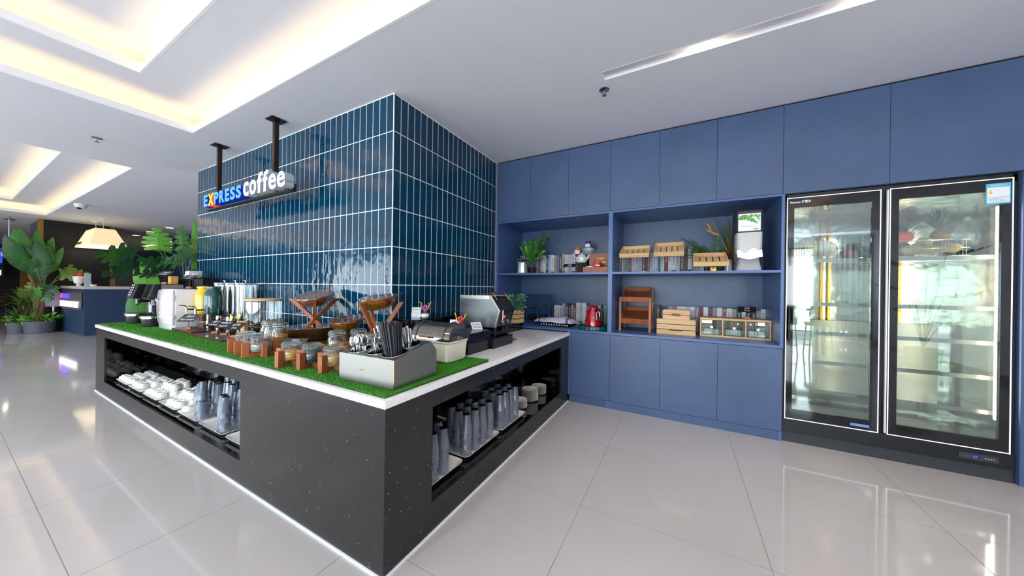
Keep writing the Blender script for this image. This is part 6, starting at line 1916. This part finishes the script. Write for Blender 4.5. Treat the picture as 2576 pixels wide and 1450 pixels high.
banana_leaf(t, q((-8.300, 1.754, 0.689)), q((-8.300, 1.676, 1.340)), .26, (.3, 1, .35), M['leaf_mid'], .04, (0, 0, .3))
banana_leaf(t, q((-8.200, 1.678, 0.853)), q((-8.200, 1.573, 0.807)), .14, (.3, .5, .8), M['leaf_mid'], .04, (0, 0, .3))

# ================================================================== FAR LEFT BACKGROUND
t = thing('reception_desk', 'tall navy reception desk with a pale top', 'desk', (-14.1, 1.99, 0))
part('desk_body', MB().prism([(0, 0), (-2.1, -.12), (-2.1, .35), (-.45, .40), (-.45, 2.6), (0, 2.6)], 'z', 0, 1.26), M['desk_navy'], t, smooth=0)
part('desk_top', MB().prism([(.02, -.02), (-2.13, -.14), (-2.13, .42), (-.5, .46), (-.5, 2.6), (.02, 2.6)], 'z', 1.26, 1.335), M['desk_top'], t, smooth=0)
dr_ = math.atan2(.12, 2.1)
sp_ = thing('illuminated_sign', 'dark sign panel with violet and white lit letters on the reception desk', 'sign', (-16.0, 1.872, .69), math.atan2(.12, 2.1))
part('panel', B(.02, 1.78, -.02, -.002, 0, .50), M['grey_panel'], sp_, smooth=0)
part('panel_lamp', B(.02, 1.70, -.03, -.018, .47, .485), M['brass'], sp_, smooth=0)
xx = .08
for k, ch in enumerate('EXPRESS'):
    me = textmesh(ch, .15, .015, .003)
    me.materials.append(M['neon_red' if ch == 'E' and k == 0 else 'neon_violet'])
    obj('letter', me, sp_, (xx, -.036, .30), FRONT, (.9, 1.15, 1))
    xx += .095
lettering('START BREAKFAST', .12, M['neon_white'], sp_, (.05, -.036, .06), FRONT, .02, .002, width=1.50, height=.16)
for nm, lb_, c, (x, y, z), mb, m in (
    ('tall_carton', 'tall blue and white carton standing on the reception desk', 'box', (-14.9, 2.15, 1.336), B(-.07, .07, -.05, .05, 0, .36), 'book_blue'),
    ('ice_cup', 'white cup with a red top on the reception desk', 'cup', (-15.5, 2.08, 1.336), MB().lathe([(.06, 0), (.03, .03), (.09, .10), (.11, .26), (.10, .28)], 20), 'porcelain'),
    ('desk_box', 'small gold box on the reception desk', 'box', (-15.1, 2.2, 1.336), B(-.07, .07, -.05, .05, 0, .13), 'brass'),
    ('candle_dish', 'small white dish on the reception desk', 'dish', (-14.55, 2.2, 1.336), MB().lathe([(.05, 0), (.07, .05), (.06, .05)], 16), 'porcelain')):
    solo(nm, mb, M[m], lb_, c, (x, y, z), smooth=30)
solo('red_dome', MB().lathe([(.10, 0), (.09, .05), (.05, .08), (0, .09)], 20), M['red_enamel'], 'red dome lid on the white cup on the reception desk', 'lid', (-15.5, 2.08, 1.336 + .281))
# pendant lamp
t = thing('pendant_lamp', 'large pleated cream fabric pendant lamp over the reception desk', 'lamp', (-15.25, 2.42, 2.50))
def fr_ring(w_, d_, z): return [(-w_ / 2, -d_ / 2, z), (w_ / 2, -d_ / 2, z), (w_ / 2, d_ / 2, z), (-w_ / 2, d_ / 2, z)]
a_, b_ = fr_ring(1.95, .66, 0), fr_ring(1.15, .36, .50)
part('shade', MB().add(a_ + b_, [(0, 1, 5, 4), (1, 2, 6, 5), (2, 3, 7, 6), (3, 0, 4, 7), (4, 5, 6, 7)]), M['lamp_fabric'], t, smooth=0)
part('diffuser', MB().add(fr_ring(1.92, .64, .015), [(0, 1, 2, 3)]), mat('lamp_diffuser', 'fff0d0', .6, emit='ffeabc', estr=1.1), t, smooth=0)
lettering('STARBUZZ'[:0] or 'RESTAURANT', .10, M['dark_grey'], t, (.1 - .85, -.318, .07), (R(73), 0, 0), .002, 0, width=.55)
for x in (-.35, .5):
    part('suspension_wire', MB().tube([(x, -.03, .5), (x, -.03, .765)], .006, 5), M['white_plastic'], t)
    part('ceiling_rose', MB().cyl(x, -.03, .755, .775, .09, n=20), M['white_plastic'], t)
# hand sanitiser stand
t = thing('sanitizer_stand', 'grey-white dispenser box on a thin floor stand beside the plants', 'stand', (-16.2, 1.75, 0))
part('base_plate', MB().cyl(0, 0, 0, .012, .19, n=28), M['dark_grey'], t)
part('pole', MB().tube([(0, 0, .01), (0, 0, .75)], .028, 10), M['chrome'], t)
part('dispenser_box', B(-.10, .10, -.14, .11, .72, 1.14), mat('lilac_grey', 'b0a4b4', .4), t, smooth=0, bevel=.01)
part('nozzle', B(-.02, .02, .11, .15, .88, .93), M['white_plastic'], t, smooth=0)
# tv screen
t = thing('wall_screen', 'lit blue advertising screen at the far left edge', 'screen', (-29.0, 1.2, 1.9))
part('bezel', B(-.06, 0, -.9, .53, -.25, 1.02), M['black_plastic'], t, smooth=0)
part('screen_face', B(0, .01, -.85, .49, .42, .98), M['screen_blue'], t, smooth=0)
part('screen_picture', MB().prism([(-.5, .45), (-.1, .3), (.3, .42), (.2, .58), (-.3, .6)], 'x', .01, .015), M['screen_pink'], t, smooth=0)
lettering('GET', .30, M['neon_white'], t, (.018, -.3, .75), SIDE, .002, 0, width=.55)
part('caption_strip', B(0, .012, -.85, .47, -.18, .08), M['screen_white'], t, smooth=0)
part('mount_post', B(-.30, -.06, -.3, 0, -1.9, .3), M['black_plastic'], t, smooth=0)
# glass pendant, far left edge
t = thing('glass_pendant', 'clear glass pendant lamp on a white rod at the left edge', 'lamp', (-17.35, 1.11, 2.40))
part('rod', MB().tube([(0, 0, .30), (0, 0, .875)], .014, 6), M['white_plastic'], t)
part('canopy', MB().cyl(0, 0, .855, .876, .10, n=20), M['chrome'], t)
part('glass_globe', MB().lathe([(.10, -.28), (.18, -.24), (.20, -.14), (.16, -.03), (.08, .04), (.06, .30)], 24), M['jar_glass'], t)
part('bulb', MB().ell((0, 0, -.12), .05, .05, .07), M['spot_glow'], t)
# far dining set
def chair(loc, rz, label, hi=False, grp=None, m='chair_brown'):
    t = thing('bar_stool' if hi else 'dining_chair', label, 'chair', loc, rz, grp)
    H_ = .72 if hi else .45
    part('seat', MB().loops([(.38, .38, .05, H_ - .03), (.42, .42, .06, H_), (.40, .40, .06, H_ + .04)], 5), M[m], t)
    part('backrest', MB().loops([(.38, .03, .012, H_ + .04), (.42, .035, .014, H_ + .25), (.36, .03, .012, H_ + .42)], 4, (0, .19)), M[m], t)
    for sx in (-1, 1):
        for sy in (-1, 1):
            part('leg', MB().tube([(sx * .16, sy * .16, H_ - .02), (sx * .20, sy * .20, 0)], .014, 6), M['black_plastic'], t)
    part('foot_rail', MB().tube([(-.19, -.19, .22), (.19, -.19, .22), (.19, .19, .22), (-.19, .19, .22)], .010, 5, closed=True), M['black_plastic'], t)
    return t
def table(loc, w_, d_, h_, label, m='wood_top', n='dining_table'):
    t = thing(n, label, 'table', loc)
    part('tabletop', B(-w_ / 2, w_ / 2, -d_ / 2, d_ / 2, h_ - .04, h_), M[m], t, smooth=0, bevel=.003)
    for sx in (-1, 1):
        for sy in (-1, 1):
            part('leg', B(sx * (w_ / 2 - .06) - .025, sx * (w_ / 2 - .06) + .025, sy * (d_ / 2 - .06) - .025, sy * (d_ / 2 - .06) + .025, 0, h_ - .04), M['dark_walnut'], t, smooth=0)
table((-22.3, .75, 0), 1.0, 1.0, .76, 'wooden dining table half hidden behind the palm at the left edge')
chair((-21.4, .95, 0), R(100), 'brown chair on the near side of the far dining table')
chair((-23.4, 1.25, 0), R(-80), 'brown chair behind the far dining table')
# things behind the camera that show in the glass doors
bt = table((1.9, -2.3, 0), 2.2, .5, 1.05, 'high dark bar table before the window, seen in the fridge glass', 'black_plastic', 'bar_table')
for k, x in enumerate((.95, 1.55, 2.15, 2.75)):
    chair((x, -1.75 , 0), 0, 'dark bar stool at the high table, %s from the left' % ORD[k], True, 'bar stools behind the camera', 'black_plastic')
def curtain(label, x0, x1, y):
    t = thing('curtain', label, 'curtain', (x0, y, .04))
    n = int((x1 - x0) * 40)
    prof_ = [((x1 - x0) * i / n, .05 * math.sin(i * 1.35) + .02 * math.sin(i * .37)) for i in range(n + 1)]
    vs = [(a, b, z) for z in (0, 3.12) for a, b in prof_]
    part('cloth', MB().add(vs, [(i, i + 1, n + 2 + i, n + 1 + i) for i in range(n)]), M['curtain_cloth'], t, smooth=60)
    part('curtain_rail', B(-.05, x1 - x0 + .05, -.02, .02, 3.12, 3.16), M['white_plastic'], t, smooth=0)
curtain('long pale curtain behind the camera, right of the window', 1.0, 2.3, -5.2)
curtain('long pale curtain behind the camera, by the right wall', 3.6, 4.9, -5.2)
curtain('long pale curtain behind the camera, left of the window', -4.9, -4.0, -5.2)
t = thing('monstera_plant', 'monstera plant behind the camera that shows in the right fridge door', 'plant', (4.1, -1.2, 0))
pot(t, .24, .4)
for i in range(9):
    a = i * 2.4; z = .9 + .16 * i
    b_ = Vector((.25 * math.cos(a), .25 * math.sin(a), z))
    monstera_leaf(t, b_, b_ + Vector((.45 * math.cos(a), .45 * math.sin(a), .12)), .40, (-math.sin(a), math.cos(a), .1), M['leaf_dark'], .1, (0, 0, .4), .01)
# trees outside the windows
for k, (x, y, s) in enumerate(((-14, -14, 1.1), (-9.5, -12.5, .9), (-5, -14.5, 1.2), (-1, -12, .9), (3, -13.5, 1.1), (7, -12.5, .9))):
    t = thing('garden_tree', 'leafy tree outside the windows, %s from the left' % ORD[k], 'tree', (x, y, -.05))
    part('trunk', MB().tube([(0, 0, 0), (.1, 0, 1.6), (0, .1, 2.6)], .14, 8, taper=.6), M['trunk_brown'], t)
    mb = MB()
    for i in range(900):
        a, e_, r_ = rnd.uniform(0, 6.28), rnd.uniform(-1.2, 1.5), rnd.uniform(.6, 1.7) * s
        c = Vector((r_ * math.cos(a) * math.cos(e_), r_ * math.sin(a) * math.cos(e_), 2.6 + r_ * math.sin(e_)))
        leaf_bm(mb, c, c + Vector((rnd.uniform(-1, 1), rnd.uniform(-1, 1), rnd.uniform(-1, 1))).normalized() * .3, .16, (rnd.uniform(-1, 1), rnd.uniform(-1, 1), .3), 0, 'oval', .1, 2)
    part('crown', mb, M['tree_green'], t, stuff=True)
print('objects', len(bpy.data.objects))
